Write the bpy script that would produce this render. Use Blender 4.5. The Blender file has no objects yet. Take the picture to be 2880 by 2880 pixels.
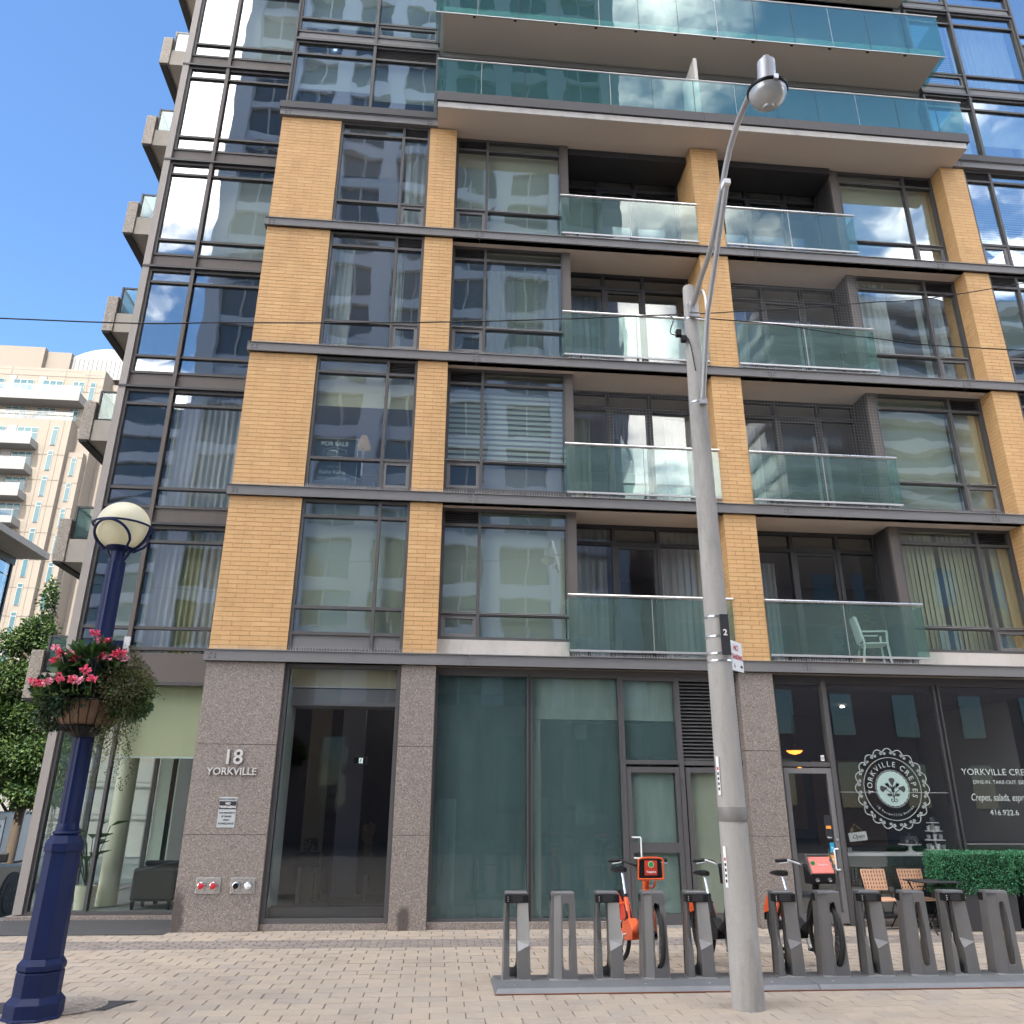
import bpy, math, random
from mathutils import Vector, Matrix
R = math.radians
random.seed(7)
sc = bpy.context.scene
col = sc.collection

# ------------------------------------------------------------------ camera
CAM = Vector((3.229, -12.107, 1.65))
def cam_matrix(pitch, yaw, roll):
    p, y, r = R(pitch), R(yaw), R(roll)
    fw = Vector((math.sin(y) * math.cos(p), math.cos(y) * math.cos(p), math.sin(p)))
    r0 = Vector((math.cos(y), -math.sin(y), 0)); u0 = r0.cross(fw)
    rt = r0 * math.cos(r) + u0 * math.sin(r); up = -r0 * math.sin(r) + u0 * math.cos(r)
    m = Matrix((rt, up, -fw)).transposed().to_4x4(); m.translation = CAM
    return m
cd = bpy.data.cameras.new('camera'); cam = bpy.data.objects.new('camera', cd); col.objects.link(cam)
cam.matrix_world = cam_matrix(20.189, 5.1116, .3709)
cd.sensor_width = 36; cd.lens = 36 * 2223.14 / 2880; cd.clip_start = .05; cd.clip_end = 2000
sc.camera = cam

# ------------------------------------------------------------------ light and exposure
SUN_EL, SUN_AZ = 50, 13            # azimuth: degrees west of straight behind the camera
sd = Vector((-math.sin(R(SUN_AZ)) * math.cos(R(SUN_EL)), -math.cos(R(SUN_AZ)) * math.cos(R(SUN_EL)), math.sin(R(SUN_EL))))
sl = bpy.data.lights.new('sun', 'SUN'); sl.energy = 2.0; sl.angle = R(.5); sl.color = (1, .95, .87)
so = bpy.data.objects.new('sun', sl); col.objects.link(so)
so.rotation_euler = sd.to_track_quat('Z', 'Y').to_euler(); so.location = sd * 200
w = bpy.data.worlds.new('World'); sc.world = w; w.use_nodes = True
nt = w.node_tree; N = nt.nodes; L = nt.links
bg = N['Background']; bg.inputs['Strength'].default_value = .051
sky = N.new('ShaderNodeTexSky'); sky.sky_type = 'NISHITA'; sky.sun_disc = False
sky.sun_elevation = R(SUN_EL); sky.sun_rotation = math.atan2(sd.x, sd.y)
sky.air_density = 1.5; sky.dust_density = 0; sky.ozone_density = 10; sky.altitude = 100
tc = N.new('ShaderNodeTexCoord'); sx = N.new('ShaderNodeSeparateXYZ'); L.new(tc.outputs['Generated'], sx.inputs[0])
def wm(op, a, b=None):
    n = N.new('ShaderNodeMath'); n.operation = op
    for i, q in enumerate((a, b)):
        if q is None: continue
        if isinstance(q, (int, float)): n.inputs[i].default_value = q
        else: L.new(q, n.inputs[i])
    return n.outputs[0]
den = wm('ADD', wm('MAXIMUM', sx.outputs['Z'], 0.0), .18)
cx = N.new('ShaderNodeCombineXYZ')
L.new(wm('DIVIDE', sx.outputs['X'], den), cx.inputs[0]); L.new(wm('DIVIDE', sx.outputs['Y'], den), cx.inputs[1])
nz = N.new('ShaderNodeTexNoise'); nz.inputs['Scale'].default_value = 2.3; nz.inputs['Detail'].default_value = 8; nz.inputs['Roughness'].default_value = .58
L.new(cx.outputs[0], nz.inputs['Vector'])
# broken cloud to the south, thinning out to clear sky in the north, as the windows mirror it
cmap = N.new('ShaderNodeMapping'); cmap.inputs['Location'].default_value = (-22.0, -30.33, 2.37); cmap.inputs['Scale'].default_value = (-1, 1, 1)
L.new(cx.outputs[0], cmap.inputs[0]); L.new(cmap.outputs[0], nz.inputs['Vector'])
th = N.new('ShaderNodeMapRange'); th.interpolation_type = 'SMOOTHSTEP'
for i, q in ((1, -.45), (2, .55), (3, .435), (4, .70)): th.inputs[i].default_value = q
L.new(sx.outputs['Y'], th.inputs[0])
mr = N.new('ShaderNodeMapRange'); mr.interpolation_type = 'SMOOTHSTEP'
L.new(nz.outputs['Fac'], mr.inputs[0]); L.new(th.outputs[0], mr.inputs[1]); L.new(wm('ADD', th.outputs[0], .15), mr.inputs[2])
core = N.new('ShaderNodeMapRange'); core.inputs[3].default_value = 1.0; core.inputs[4].default_value = .62
L.new(nz.outputs['Fac'], core.inputs[0]); L.new(wm('ADD', th.outputs[0], .10), core.inputs[1]); L.new(wm('ADD', th.outputs[0], .30), core.inputs[2])
cc = N.new('ShaderNodeMix'); cc.data_type = 'RGBA'; L.new(core.outputs[0], cc.inputs[0]); cc.inputs[6].default_value = (0, 0, 0, 1); cc.inputs[7].default_value = (43, 40.8, 37.8, 1)
mx = N.new('ShaderNodeMix'); mx.data_type = 'RGBA'
L.new(mr.outputs[0], mx.inputs[0]); L.new(sky.outputs[0], mx.inputs[6]); L.new(cc.outputs[2], mx.inputs[7])
L.new(mx.outputs[2], bg.inputs['Color'])
sc.view_settings.view_transform = 'Standard'; sc.view_settings.look = 'None'
sc.view_settings.exposure = 2.5; sc.view_settings.gamma = 1.0; sc.view_settings.use_curve_mapping = False
sc.render.engine = 'CYCLES'
cy = sc.cycles
cy.use_denoising = True
try: cy.denoiser = 'OPENIMAGEDENOISE'
except Exception: pass
cy.max_bounces = 10; cy.diffuse_bounces = 4; cy.glossy_bounces = 4; cy.transparent_max_bounces = 24; cy.transmission_bounces = 4
cy.caustics_reflective = False; cy.caustics_refractive = False; cy.sample_clamp_indirect = 6

# ------------------------------------------------------------------ materials
MT = {}
def new_mat(name):
    m = bpy.data.materials.new(name); m.use_nodes = True; MT[name] = m
    return m, m.node_tree.nodes, m.node_tree.links, m.node_tree.nodes['Principled BSDF']
def rgb(c): return (c[0], c[1], c[2], 1)
def mixc(N, L, fac, a, b, blend='MIX'):
    n = N.new('ShaderNodeMix'); n.data_type = 'RGBA'; n.blend_type = blend
    for i, q in ((0, fac), (6, a), (7, b)):
        if isinstance(q, (int, float)): n.inputs[i].default_value = q
        elif isinstance(q, tuple): n.inputs[i].default_value = q if len(q) == 4 else rgb(q)
        else: L.new(q, n.inputs[i])
    return n.outputs[2]
def noise(N, L, scale, detail=4, rough=.55, vec=None, stretch=None):
    n = N.new('ShaderNodeTexNoise'); n.inputs['Scale'].default_value = scale
    n.inputs['Detail'].default_value = detail; n.inputs['Roughness'].default_value = rough
    if vec is None:
        t = N.new('ShaderNodeTexCoord'); vec = t.outputs['Object']
    if stretch:
        mp = N.new('ShaderNodeMapping'); mp.inputs['Scale'].default_value = stretch; L.new(vec, mp.inputs[0]); vec = mp.outputs[0]
    L.new(vec, n.inputs['Vector'])
    return n.outputs['Fac']
def ramp(N, L, fac, stops):
    r = N.new('ShaderNodeValToRGB'); e = r.color_ramp.elements
    while len(e) < len(stops): e.new(.5)
    for el, (p, c) in zip(e, stops): el.position = p; el.color = rgb(c)
    L.new(fac, r.inputs[0]); return r.outputs[0]
def bump(N, L, b, h, strength, dist=.01):
    n = N.new('ShaderNodeBump'); n.inputs['Strength'].default_value = strength; n.inputs['Distance'].default_value = dist
    L.new(h, n.inputs['Height']); L.new(n.outputs[0], b.inputs['Normal'])
def M(name, c, rough=.6, metal=0, var=.14, scale=3, bmp=0, bscale=60, grime=0, stretch=None, spec=None, coat=0, emit=0):
    """plain painted/metal/stone material: base colour with two scales of variation, grime and fine relief"""
    m, N, L, b = new_mat(name)
    n1 = noise(N, L, scale, 5, .6, stretch=stretch); n2 = noise(N, L, scale * 14, 3)
    lo = tuple(q * (1 - var) for q in c); hi = tuple(min(1, q * (1 + var)) for q in c)
    o = mixc(N, L, n1, lo, hi)
    o = mixc(N, L, .35, o, mixc(N, L, n2, lo, hi))
    if grime:
        g = noise(N, L, 1.7, 8, .7, stretch=(1, 1, .25))
        gm = N.new('ShaderNodeMapRange'); gm.inputs[1].default_value = .5; gm.inputs[2].default_value = .75; gm.inputs[4].default_value = grime
        L.new(g, gm.inputs[0]); o = mixc(N, L, gm.outputs[0], o, tuple(q * .35 for q in c))
    L.new(o, b.inputs['Base Color'])
    rm = N.new('ShaderNodeMapRange'); rm.inputs[3].default_value = max(.02, rough - .08); rm.inputs[4].default_value = min(1, rough + .1)
    L.new(n2, rm.inputs[0]); L.new(rm.outputs[0], b.inputs['Roughness'])
    b.inputs['Metallic'].default_value = metal
    if spec is not None: b.inputs['Specular IOR Level'].default_value = spec
    if coat: b.inputs['Coat Weight'].default_value = coat; b.inputs['Coat Roughness'].default_value = .12
    if bmp: bump(N, L, b, noise(N, L, bscale, 4), bmp)
    if emit: b.inputs['Emission Color'].default_value = rgb(c); b.inputs['Emission Strength'].default_value = emit
    return m
def glass(name, tint, refl, wav=.02, wscale=1.1, film=0, filmc=(.5, .6, .58), power=3.2):
    """thin glazing: tinted see-through + mirror, a little float-glass waviness, optional dirt film"""
    m, N, L, b = new_mat(name); N.remove(b); out = N['Material Output']
    tr = N.new('ShaderNodeBsdfTransparent'); tr.inputs[0].default_value = rgb(tint)
    gl = N.new('ShaderNodeBsdfGlossy'); gl.inputs['Roughness'].default_value = .012; gl.inputs[0].default_value = (.92, .96, .97, 1)
    geo = N.new('ShaderNodeNewGeometry')
    bn = N.new('ShaderNodeBump'); bn.inputs['Strength'].default_value = 1; bn.inputs['Distance'].default_value = wav
    L.new(noise(N, L, wscale, 1.5, .4, vec=geo.outputs['Position']), bn.inputs['Height']); L.new(bn.outputs[0], gl.inputs['Normal'])
    lw = N.new('ShaderNodeLayerWeight'); lw.inputs['Blend'].default_value = .5
    pw = N.new('ShaderNodeMath'); pw.operation = 'POWER'; L.new(lw.outputs['Facing'], pw.inputs[0]); pw.inputs[1].default_value = power
    mr = N.new('ShaderNodeMapRange'); mr.inputs[3].default_value = refl; mr.inputs[4].default_value = .95; L.new(pw.outputs[0], mr.inputs[0])
    mixs = N.new('ShaderNodeMixShader'); L.new(mr.outputs[0], mixs.inputs[0]); L.new(tr.outputs[0], mixs.inputs[1]); L.new(gl.outputs[0], mixs.inputs[2])
    s = mixs.outputs[0]
    if film:
        df = N.new('ShaderNodeBsdfDiffuse'); df.inputs[0].default_value = rgb(filmc)
        m2 = N.new('ShaderNodeMixShader')
        fm = N.new('ShaderNodeMapRange'); fm.inputs[3].default_value = film * .5; fm.inputs[4].default_value = film * 1.5
        L.new(noise(N, L, 2.2, 6, .65, vec=geo.outputs['Position'], stretch=(2.5, 2.5, .5)), fm.inputs[0]); L.new(fm.outputs[0], m2.inputs[0])
        L.new(s, m2.inputs[1]); L.new(df.outputs[0], m2.inputs[2]); s = m2.outputs[0]
    L.new(s, out.inputs[0]); return m
def toned(name, stops, rough, bmp, bscale, speck=.25, gum=False):
    """bricks and pavers: each piece takes its own tone (object random, or the 'tone' attribute in the joined mass)"""
    m, N, L, b = new_mat(name)
    oi = N.new('ShaderNodeObjectInfo'); at_ = N.new('ShaderNodeAttribute'); at_.attribute_name = 'tone'
    ad = N.new('ShaderNodeMath'); ad.operation = 'ADD'; L.new(oi.outputs['Random'], ad.inputs[0]); L.new(at_.outputs['Fac'], ad.inputs[1])
    fr = N.new('ShaderNodeMath'); fr.operation = 'FRACT'; L.new(ad.outputs[0], fr.inputs[0])
    c = ramp(N, L, fr.outputs[0], stops)
    geo = N.new('ShaderNodeNewGeometry'); P = geo.outputs['Position']
    c = mixc(N, L, speck, c, ramp(N, L, noise(N, L, 160, 2, .6, vec=P), [(.3, (.06, .05, .045)), (.62, (.75, .68, .6))]), 'OVERLAY')
    st = N.new('ShaderNodeMapRange'); st.inputs[1].default_value = .48; st.inputs[2].default_value = .74; st.inputs[4].default_value = .38
    L.new(noise(N, L, 1.1, 7, .68, vec=P, stretch=(1.6, 1.6, .7)), st.inputs[0])
    c = mixc(N, L, st.outputs[0], c, mixc(N, L, 1.0, c, (.5, .47, .45), 'MULTIPLY'))
    if gum:
        vo = N.new('ShaderNodeTexVoronoi'); vo.inputs['Scale'].default_value = 2.6; L.new(P, vo.inputs['Vector'])
        gm = N.new('ShaderNodeMapRange'); gm.inputs[1].default_value = .05; gm.inputs[2].default_value = .035; gm.inputs[4].default_value = .55; L.new(vo.outputs['Distance'], gm.inputs[0])
        c = mixc(N, L, gm.outputs[0], c, (.10, .09, .085))
    L.new(c, b.inputs['Base Color']); b.inputs['Roughness'].default_value = rough
    bump(N, L, b, noise(N, L, bscale, 4, .6, vec=P), bmp, .004); return m

toned('brick', [(0, (0.550, 0.335, 0.152)), (.35, (0.585, 0.360, 0.167)), (.7, (0.565, 0.345, 0.156)), (1, (0.610, 0.386, 0.183))], .8, .35, 130, .12)
toned('paver', [(0, (0.334, 0.285, 0.234)), (.3, (0.364, 0.306, 0.246)), (.55, (0.325, 0.285, 0.242)), (.8, (0.377, 0.319, 0.255)), (1, (0.303, 0.268, 0.234))], .85, .5, 120, .22, True)
toned('paver_dark', [(0, (0.205, 0.179, 0.163)), (.5, (0.251, 0.217, 0.194)), (1, (0.182, 0.163, 0.156))], .85, .5, 120, .22)
M('mortar', (.29, .175, .065), .9)
M('bed', (.085, .072, .062), .95, var=.3, scale=20)
def granite(name, a, b_, c, sc_):
    m, N, L, b = new_mat(name)
    geo = N.new('ShaderNodeNewGeometry'); P = geo.outputs['Position']
    v = N.new('ShaderNodeTexVoronoi'); v.inputs['Scale'].default_value = sc_; L.new(P, v.inputs['Vector'])
    vs = N.new('ShaderNodeSeparateColor'); L.new(v.outputs['Color'], vs.inputs[0])
    o = ramp(N, L, vs.outputs[0], [(.0, a), (.22, b_), (.55, tuple((x + y) / 2 for x, y in zip(b_, c))), (.85, c), (1, tuple(min(1, q * 1.5) for q in c))])
    o = mixc(N, L, .4, o, ramp(N, L, noise(N, L, sc_ * 1.6, 3, .7, vec=P), [(.35, a), (.65, c)]))
    # the two splash stains on the piers: dirt patches with their own outline
    for cxx, czz, rx, rz in ((-.16, .18, .10, .34), (2.86, .10, .10, .22)):
        mp = N.new('ShaderNodeMapping'); mp.vector_type = 'TEXTURE'; mp.inputs['Location'].default_value = (cxx, .06, czz); mp.inputs['Scale'].default_value = (rx, .4, rz)
        L.new(P, mp.inputs[0])
        ln = N.new('ShaderNodeVectorMath'); ln.operation = 'LENGTH'; L.new(mp.outputs[0], ln.inputs[0])
        ad = N.new('ShaderNodeMath'); ad.operation = 'MULTIPLY_ADD'; L.new(noise(N, L, 9, 5, .6, vec=P), ad.inputs[0]); ad.inputs[1].default_value = 1.1; L.new(ln.outputs['Value'], ad.inputs[2])
        st = N.new('ShaderNodeMapRange'); st.inputs[1].default_value = 1.65; st.inputs[2].default_value = 1.15; st.inputs[4].default_value = .8
        L.new(ad.outputs[0], st.inputs[0]); o = mixc(N, L, st.outputs[0], o, (.045, .036, .032))
    L.new(o, b.inputs['Base Color']); b.inputs['Roughness'].default_value = .55
    return m
granite('granite', (.055, .045, .04), (.19, .156, .138), (.32, .275, .245), 90)
granite('aggregate', (.10, .085, .07), (.25, .21, .175), (.36, .31, .26), 45)
M('soffit', (.62, .55, .49), .9, var=.06, scale=.8, bmp=.15, bscale=30)
M('fascia', (.42, .40, .38), .85, var=.15, grime=.5, bmp=.2)
M('frame', (.088, .085, .087), .6, 0, var=.12, grime=.12, spec=.25)
M('frame_dark', (.048, .047, .051), .5, .2)
M('gasket', (.01, .01, .011), .6)
M('beam', (.17, .167, .170), .62, 0, spec=.3, var=.07, scale=1.2, grime=.18, stretch=(1, 1, 4))
M('beam_cap', (.075, .073, .077), .65, 0, var=.1, spec=.25)
M('spandrel', (.125, .109, .102), .65, 0, spec=.3, var=.12, scale=1.5, grime=.35)
M('cornerpost', (.30, .27, .25), .65, 0, var=.1, grime=.2)
M('concrete', (.36, .33, .29), .9, var=.18, scale=2, bmp=.4, bscale=50, grime=.3)
M('concrete_pale', (.52, .49, .46), .9, var=.14, scale=2, bmp=.3, grime=.45)
M('room', (.30, .29, .28), .9, var=.05)
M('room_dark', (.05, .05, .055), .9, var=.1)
M('blind', (.56, .60, .46), .9, var=.04, scale=.7, stretch=(6, 6, .4))
M('blind_pale', (.66, .72, .62), .9, var=.03, scale=.7)
M('blind_cream', (.80, .74, .50), .9, var=.05, scale=.8)
M('curtain', (.72, .74, .70), .9, var=.05, scale=2)
M('curtain_olive', (.46, .47, .24), .9, var=.08, scale=2)
M('vane', (.68, .70, .46), .85, var=.05)
M('steel', (.62, .62, .62), .28, .95, var=.06)
M('alu', (.42, .42, .425), .45, .5, var=.1)
M('letter_metal', (.60, .58, .57), .45, .35, var=.06)
M('white', (.78, .78, .77), .5, var=.04)
M('cream', (.74, .70, .52), .5, var=.04)
M('black', (.010, .010, .011), .4, var=.1, spec=.25)
M('black_matt', (.018, .018, .02), .8, var=.2)
M('rubber', (.02, .02, .021), .85, var=.2, bmp=.3)
M('ink', (.02, .02, .025), .7)
M('asphalt', (.055, .055, .058), .95, var=.25, scale=6, bmp=.6, bscale=150)
M('ground', (.16, .15, .14), .95, var=.2, scale=.4, bmp=.4)
M('sidewalk', (.38, .34, .30), .9, var=.12, scale=1.5, bmp=.3)
M('blue_paint', (.0035, .0115, .060), .5, var=.35, scale=5, grime=.5, spec=.25)
M('pole', (.34, .325, .305), .85, var=.3, scale=4, bmp=.35, bscale=80, grime=.85, stretch=(3, 3, .5))
M('dock', (.20, .198, .20), .38, .55, var=.1, scale=4, grime=.08)
M('plate', (.17, .175, .185), .6, .35, var=.18, scale=2.5, grime=.35)
M('rust', (.16, .055, .025), .9, var=.4, scale=20)
M('orange', (.78, .10, .012), .35, var=.08, coat=.5)
M('orange_red', (.62, .06, .03), .45, var=.08)
M('red_bleached', (.72, .20, .16), .55, var=.1)
M('sign_white', (.80, .80, .79), .45, var=.03)
M('sign_grey', (.42, .45, .46), .5, var=.05)
M('red', (.5, .02, .03), .5)
M('green_logo', (.02, .30, .08), .5)
M('dark_film', (.045, .065, .065), .6, var=.1)
glass('teal_film', (.86, .90, .92), .0, .0, film=.46, filmc=(.185, .25, .26))
glass('pale_film', (.86, .89, .90), .0, .0, film=.55, filmc=(.42, .48, .45))
M('tape', (.17, .16, .15), .5, var=.3, scale=12)
M('door_screen', (.40, .375, .30), .9, var=.06)
M('vinyl', (.44, .48, .465), .7, var=.03)
M('badge', (.34, .46, .43), .7, var=.04)
M('foliage', (.042, .092, .022), .6, var=.5, scale=14)
M('foliage_light', (.105, .165, .038), .6, var=.4, scale=14)
M('foliage_dark', (.018, .05, .016), .55, var=.4, scale=14)
M('foliage_brown', (.115, .105, .05), .7, var=.5, scale=14)
M('boxwood', (.03, .16, .065), .45, var=.5, scale=30)
M('boxwood_light', (.10, .33, .16), .45, var=.4, scale=30)
M('petal', (.80, .11, .20), .6, var=.3, scale=30)
M('petal_light', (.85, .33, .42), .6, var=.25, scale=30)
M('coir', (.19, .115, .07), .95, var=.3, scale=10, bmp=.6)
M('bark', (.10, .075, .055), .95, var=.3, scale=8, bmp=.8)
M('rattan', (.60, .36, .23), .7, var=.12, scale=30)
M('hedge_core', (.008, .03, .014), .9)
M('tower_stone', (0.197, 0.169, 0.139), .9, var=.1, scale=.25, bmp=.1)
M('tower_stone2', (0.168, 0.146, 0.122), .9, var=.1, scale=.25)
M('tower_white', (0.193, 0.187, 0.182), .85, var=.07, scale=.4)
M('tower_metal', (.16, .16, .165), .5, .3, var=.06)
M('tower_frame', (.28, .29, .29), .6)
M('opposite_wall', (.66, .70, .82), .8, var=.06, scale=.4)
M('opposite_brick', (.32, .22, .185), .85, var=.25, scale=6)
M('opposite_band', (.55, .56, .60), .8, var=.06)
M('orange_wall', (.55, .30, .17), .9)
M('truck_paint', (.016, .0155, .015), .4, 0, coat=.15)
M('van_paint', (.40, .40, .39), .5, coat=.1, var=.08, grime=.2)
M('chrome', (.7, .7, .7), .12, 1)
M('lamp_lens', (.42, .43, .44), .18, .2, var=.25, scale=12)
M('straw', (.42, .29, .14), .85, var=.3, scale=20)
M('amber', (1.0, .30, .04), .5, emit=.7)
M('lamp_glow', (.55, .34, .15), .5, emit=.06)
M('spot_glow', (1.0, .93, .8), .5, emit=6)
M('exit_glow', (.75, .95, .85), .5, emit=.22)
M('skin_orange', (.9, .35, .05), .5)
M('sky_blue', (.03, .38, .62), .5)
M('globe', (.83, .79, .62), .3, var=.05, scale=2, grime=.12)
def translucent(name, mixf=.5):
    nt_ = MT[name].node_tree; b_ = nt_.nodes['Principled BSDF']; out = nt_.nodes['Material Output']
    tl = nt_.nodes.new('ShaderNodeBsdfTranslucent'); ms = nt_.nodes.new('ShaderNodeMixShader'); ms.inputs[0].default_value = mixf
    nt_.links.new(b_.inputs['Base Color'].links[0].from_socket, tl.inputs[0]); nt_.links.new(b_.outputs[0], ms.inputs[1]); nt_.links.new(tl.outputs[0], ms.inputs[2]); nt_.links.new(ms.outputs[0], out.inputs[0])
translucent('globe', .45)
for q in ('foliage', 'foliage_light', 'foliage_brown'): translucent(q, .3)
for q in ('blind', 'blind_pale', 'blind_cream', 'curtain', 'vane'): translucent(q, .25)
glass('glass', (.94, .97, .96), .15, .0045, film=.015)
glass('glass_wing', (.92, .94, .94), .15, .005, .9, film=.012)
glass('glass_upper', (.86, .91, .92), .24, .006, film=.015)
glass('glass_dark', (.86, .88, .90), .055, .003)
glass('glass_shop', (.90, .95, .94), .028, .0015, .6)
glass('glass_cafe', (.94, .95, .95), .10, .0015, .6)
glass('glass_rail', (.77, .88, .86), .04, .003, 1.4, film=.10, filmc=(.30, .43, .40))
glass('glass_rail_up', (.58, .81, .79), .045, .004, 1.2, film=.09, filmc=(.16, .37, .36))
M('glass_far', (.03, .085, .10), .15, 0, var=.5, scale=.35, spec=.5)
glass('glass_opposite', (.05, .06, .08), .25, .0, film=.35, filmc=(.10, .12, .16))
glass('glass_clear', (.95, .96, .96), .05, .001)

# ------------------------------------------------------------------ mesh helpers
class MB:
    def __init__(s): s.v = []; s.f = []; s.t = []
    def add(s, vs, fs, tone=0):
        b = len(s.v); s.v += [tuple(q) for q in vs]; s.f += [tuple(b + i for i in f) for f in fs]; s.t += [tone] * len(fs); return s
    def box(s, x0, x1, y0, y1, z0, z1, tone=0):
        return s.add([(x0, y0, z0), (x1, y0, z0), (x1, y1, z0), (x0, y1, z0), (x0, y0, z1), (x1, y0, z1), (x1, y1, z1), (x0, y1, z1)],
                     [(0, 3, 2, 1), (4, 5, 6, 7), (0, 1, 5, 4), (1, 2, 6, 5), (2, 3, 7, 6), (3, 0, 4, 7)], tone)
    def frust(s, a, b, z0, z1):
        """a, b: (x0,x1,y0,y1) rectangles at z0 and z1"""
        return s.add([(a[0], a[2], z0), (a[1], a[2], z0), (a[1], a[3], z0), (a[0], a[3], z0), (b[0], b[2], z1), (b[1], b[2], z1), (b[1], b[3], z1), (b[0], b[3], z1)],
                     [(0, 3, 2, 1), (4, 5, 6, 7), (0, 1, 5, 4), (1, 2, 6, 5), (2, 3, 7, 6), (3, 0, 4, 7)])
    def obox(s, p, q, wx, wy, up=(0, 0, 1)):
        """bar from p to q with a wx by wy section"""
        p, q = Vector(p), Vector(q); d = (q - p).normalized(); u = Vector(up)
        if abs(d.dot(u)) > .98: u = Vector((0, 1, 0))
        a = d.cross(u).normalized() * wx / 2; b = a.cross(d).normalized() * wy / 2
        vs = [e + i * a + j * b for e in (p, q) for i, j in ((-1, -1), (1, -1), (1, 1), (-1, 1))]
        return s.add(vs, [(0, 1, 2, 3), (7, 6, 5, 4), (0, 4, 5, 1), (1, 5, 6, 2), (2, 6, 7, 3), (3, 7, 4, 0)])
    def tube(s, pts, r, n=8, closed=False, cap=True):
        P = [Vector(p) for p in pts]; m = len(P); rs = r if isinstance(r, (list, tuple)) else [r] * m
        prev = None; b = len(s.v); vs = []
        for i in range(m):
            if closed: d = P[(i + 1) % m] - P[i - 1]
            else: d = P[min(i + 1, m - 1)] - P[max(i - 1, 0)]
            d.normalize()
            if prev is None:
                u = Vector((0, 0, 1)) if abs(d.z) < .9 else Vector((1, 0, 0)); prev = d.cross(u).normalized()
            else:
                prev = prev - d * prev.dot(d)
                prev = prev.normalized() if prev.length > 1e-6 else d.orthogonal().normalized()
            c = d.cross(prev)
            vs += [P[i] + rs[i] * (math.cos(2 * math.pi * k / n) * prev + math.sin(2 * math.pi * k / n) * c) for k in range(n)]
        fs = []
        for i in range(m if closed else m - 1):
            j = (i + 1) % m
            for k in range(n): fs.append((i * n + k, i * n + (k + 1) % n, j * n + (k + 1) % n, j * n + k))
        if not closed and cap: fs += [tuple(reversed(range(n))), tuple((m - 1) * n + k for k in range(n))]
        return s.add(vs, fs)
    def lathe(s, prof, n=24, c=(0, 0, 0), rot=0.0, sq=1.0, axis='z'):
        vs = []
        for r, z in prof:
            for k in range(n):
                a = 2 * math.pi * k / n + rot; x, y = r * math.cos(a), r * math.sin(a) * sq
                q = (x, y, z) if axis == 'z' else ((z, x, y) if axis == 'x' else (x, z, y))
                vs.append((c[0] + q[0], c[1] + q[1], c[2] + q[2]))
        fs = [(i * n + k, i * n + (k + 1) % n, (i + 1) * n + (k + 1) % n, (i + 1) * n + k) for i in range(len(prof) - 1) for k in range(n)]
        ring = prof[0] == prof[-1]
        if prof[0][0] > 1e-5 and not ring: fs.append(tuple(reversed(range(n))))
        if prof[-1][0] > 1e-5 and not ring: fs.append(tuple((len(prof) - 1) * n + k for k in range(n)))
        return s.add(vs, fs)
    def prism(s, poly, a0, a1, axis='y'):
        """polygon extruded along an axis; poly in (x,z) for y, (y,z) for x, (x,y) for z"""
        n = len(poly)
        f = {'y': lambda p, a: (p[0], a, p[1]), 'x': lambda p, a: (a, p[0], p[1]), 'z': lambda p, a: (p[0], p[1], a)}[axis]
        vs = [f(p, a0) for p in poly] + [f(p, a1) for p in poly]
        return s.add(vs, [tuple(range(n)), tuple(reversed(range(n, 2 * n)))] + [(i, n + i, n + (i + 1) % n, (i + 1) % n) for i in range(n)])
    def strip(s, pts, wd, y0, y1, closed=False):
        """flat ribbon drawn in the xz plane"""
        P = [Vector((p[0], p[1])) for p in pts]; m = len(P); l = []; r_ = []
        for i in range(m):
            d = (P[(i + 1) % m] - P[i - 1]) if closed else (P[min(i + 1, m - 1)] - P[max(i - 1, 0)])
            d.normalize(); nn = Vector((-d.y, d.x)) * wd / 2; l.append(P[i] + nn); r_.append(P[i] - nn)
        vs = []
        for i in range(m): vs += [(l[i].x, y0, l[i].y), (r_[i].x, y0, r_[i].y), (r_[i].x, y1, r_[i].y), (l[i].x, y1, l[i].y)]
        fs = []
        for i in range(m if closed else m - 1):
            a, b = 4 * i, 4 * ((i + 1) % m)
            for k in range(4): fs.append((a + k, b + k, b + (k + 1) % 4, a + (k + 1) % 4))
        return s.add(vs, fs)
    def disc(s, c, rx, rz, y0, y1, n=40, wob=0, lobes=12):
        return s.prism([(c[0] + rx * (1 + wob * abs(math.cos(lobes * math.pi * k / n))) * math.cos(2 * math.pi * k / n), c[1] + rz * (1 + wob * abs(math.cos(lobes * math.pi * k / n))) * math.sin(2 * math.pi * k / n)) for k in range(n)], y0, y1)
    def leaf(s, p, d, l, wd, nrm=None):
        """a small folded leaf: two quads"""
        p = Vector(p); d = Vector(d).normalized(); nn = Vector(nrm) if nrm is not None else Vector((random.gauss(0, 1), random.gauss(0, 1), random.gauss(0, 1)))
        sd_ = d.cross(nn)
        if sd_.length < 1e-4: sd_ = d.orthogonal()
        sd_.normalize(); up = sd_.cross(d) * wd * .25
        m_ = p + d * l * .5
        return s.add([p, m_ + sd_ * wd * .5 + up, p + d * l, m_ - sd_ * wd * .5 + up], [(0, 1, 2), (0, 2, 3)], random.random())
    def mesh(s, name, mat, smooth=False, tones=False):
        me = bpy.data.meshes.new(name); me.from_pydata(s.v, [], s.f); me.materials.append(MT[mat])
        if tones:
            at_ = me.attributes.new('tone', 'FLOAT', 'FACE'); at_.data.foreach_set('value', s.t)
        if smooth:
            me.polygons.foreach_set('use_smooth', [True] * len(me.polygons)); me.set_sharp_from_angle(angle=R(38))
        return me
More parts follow.
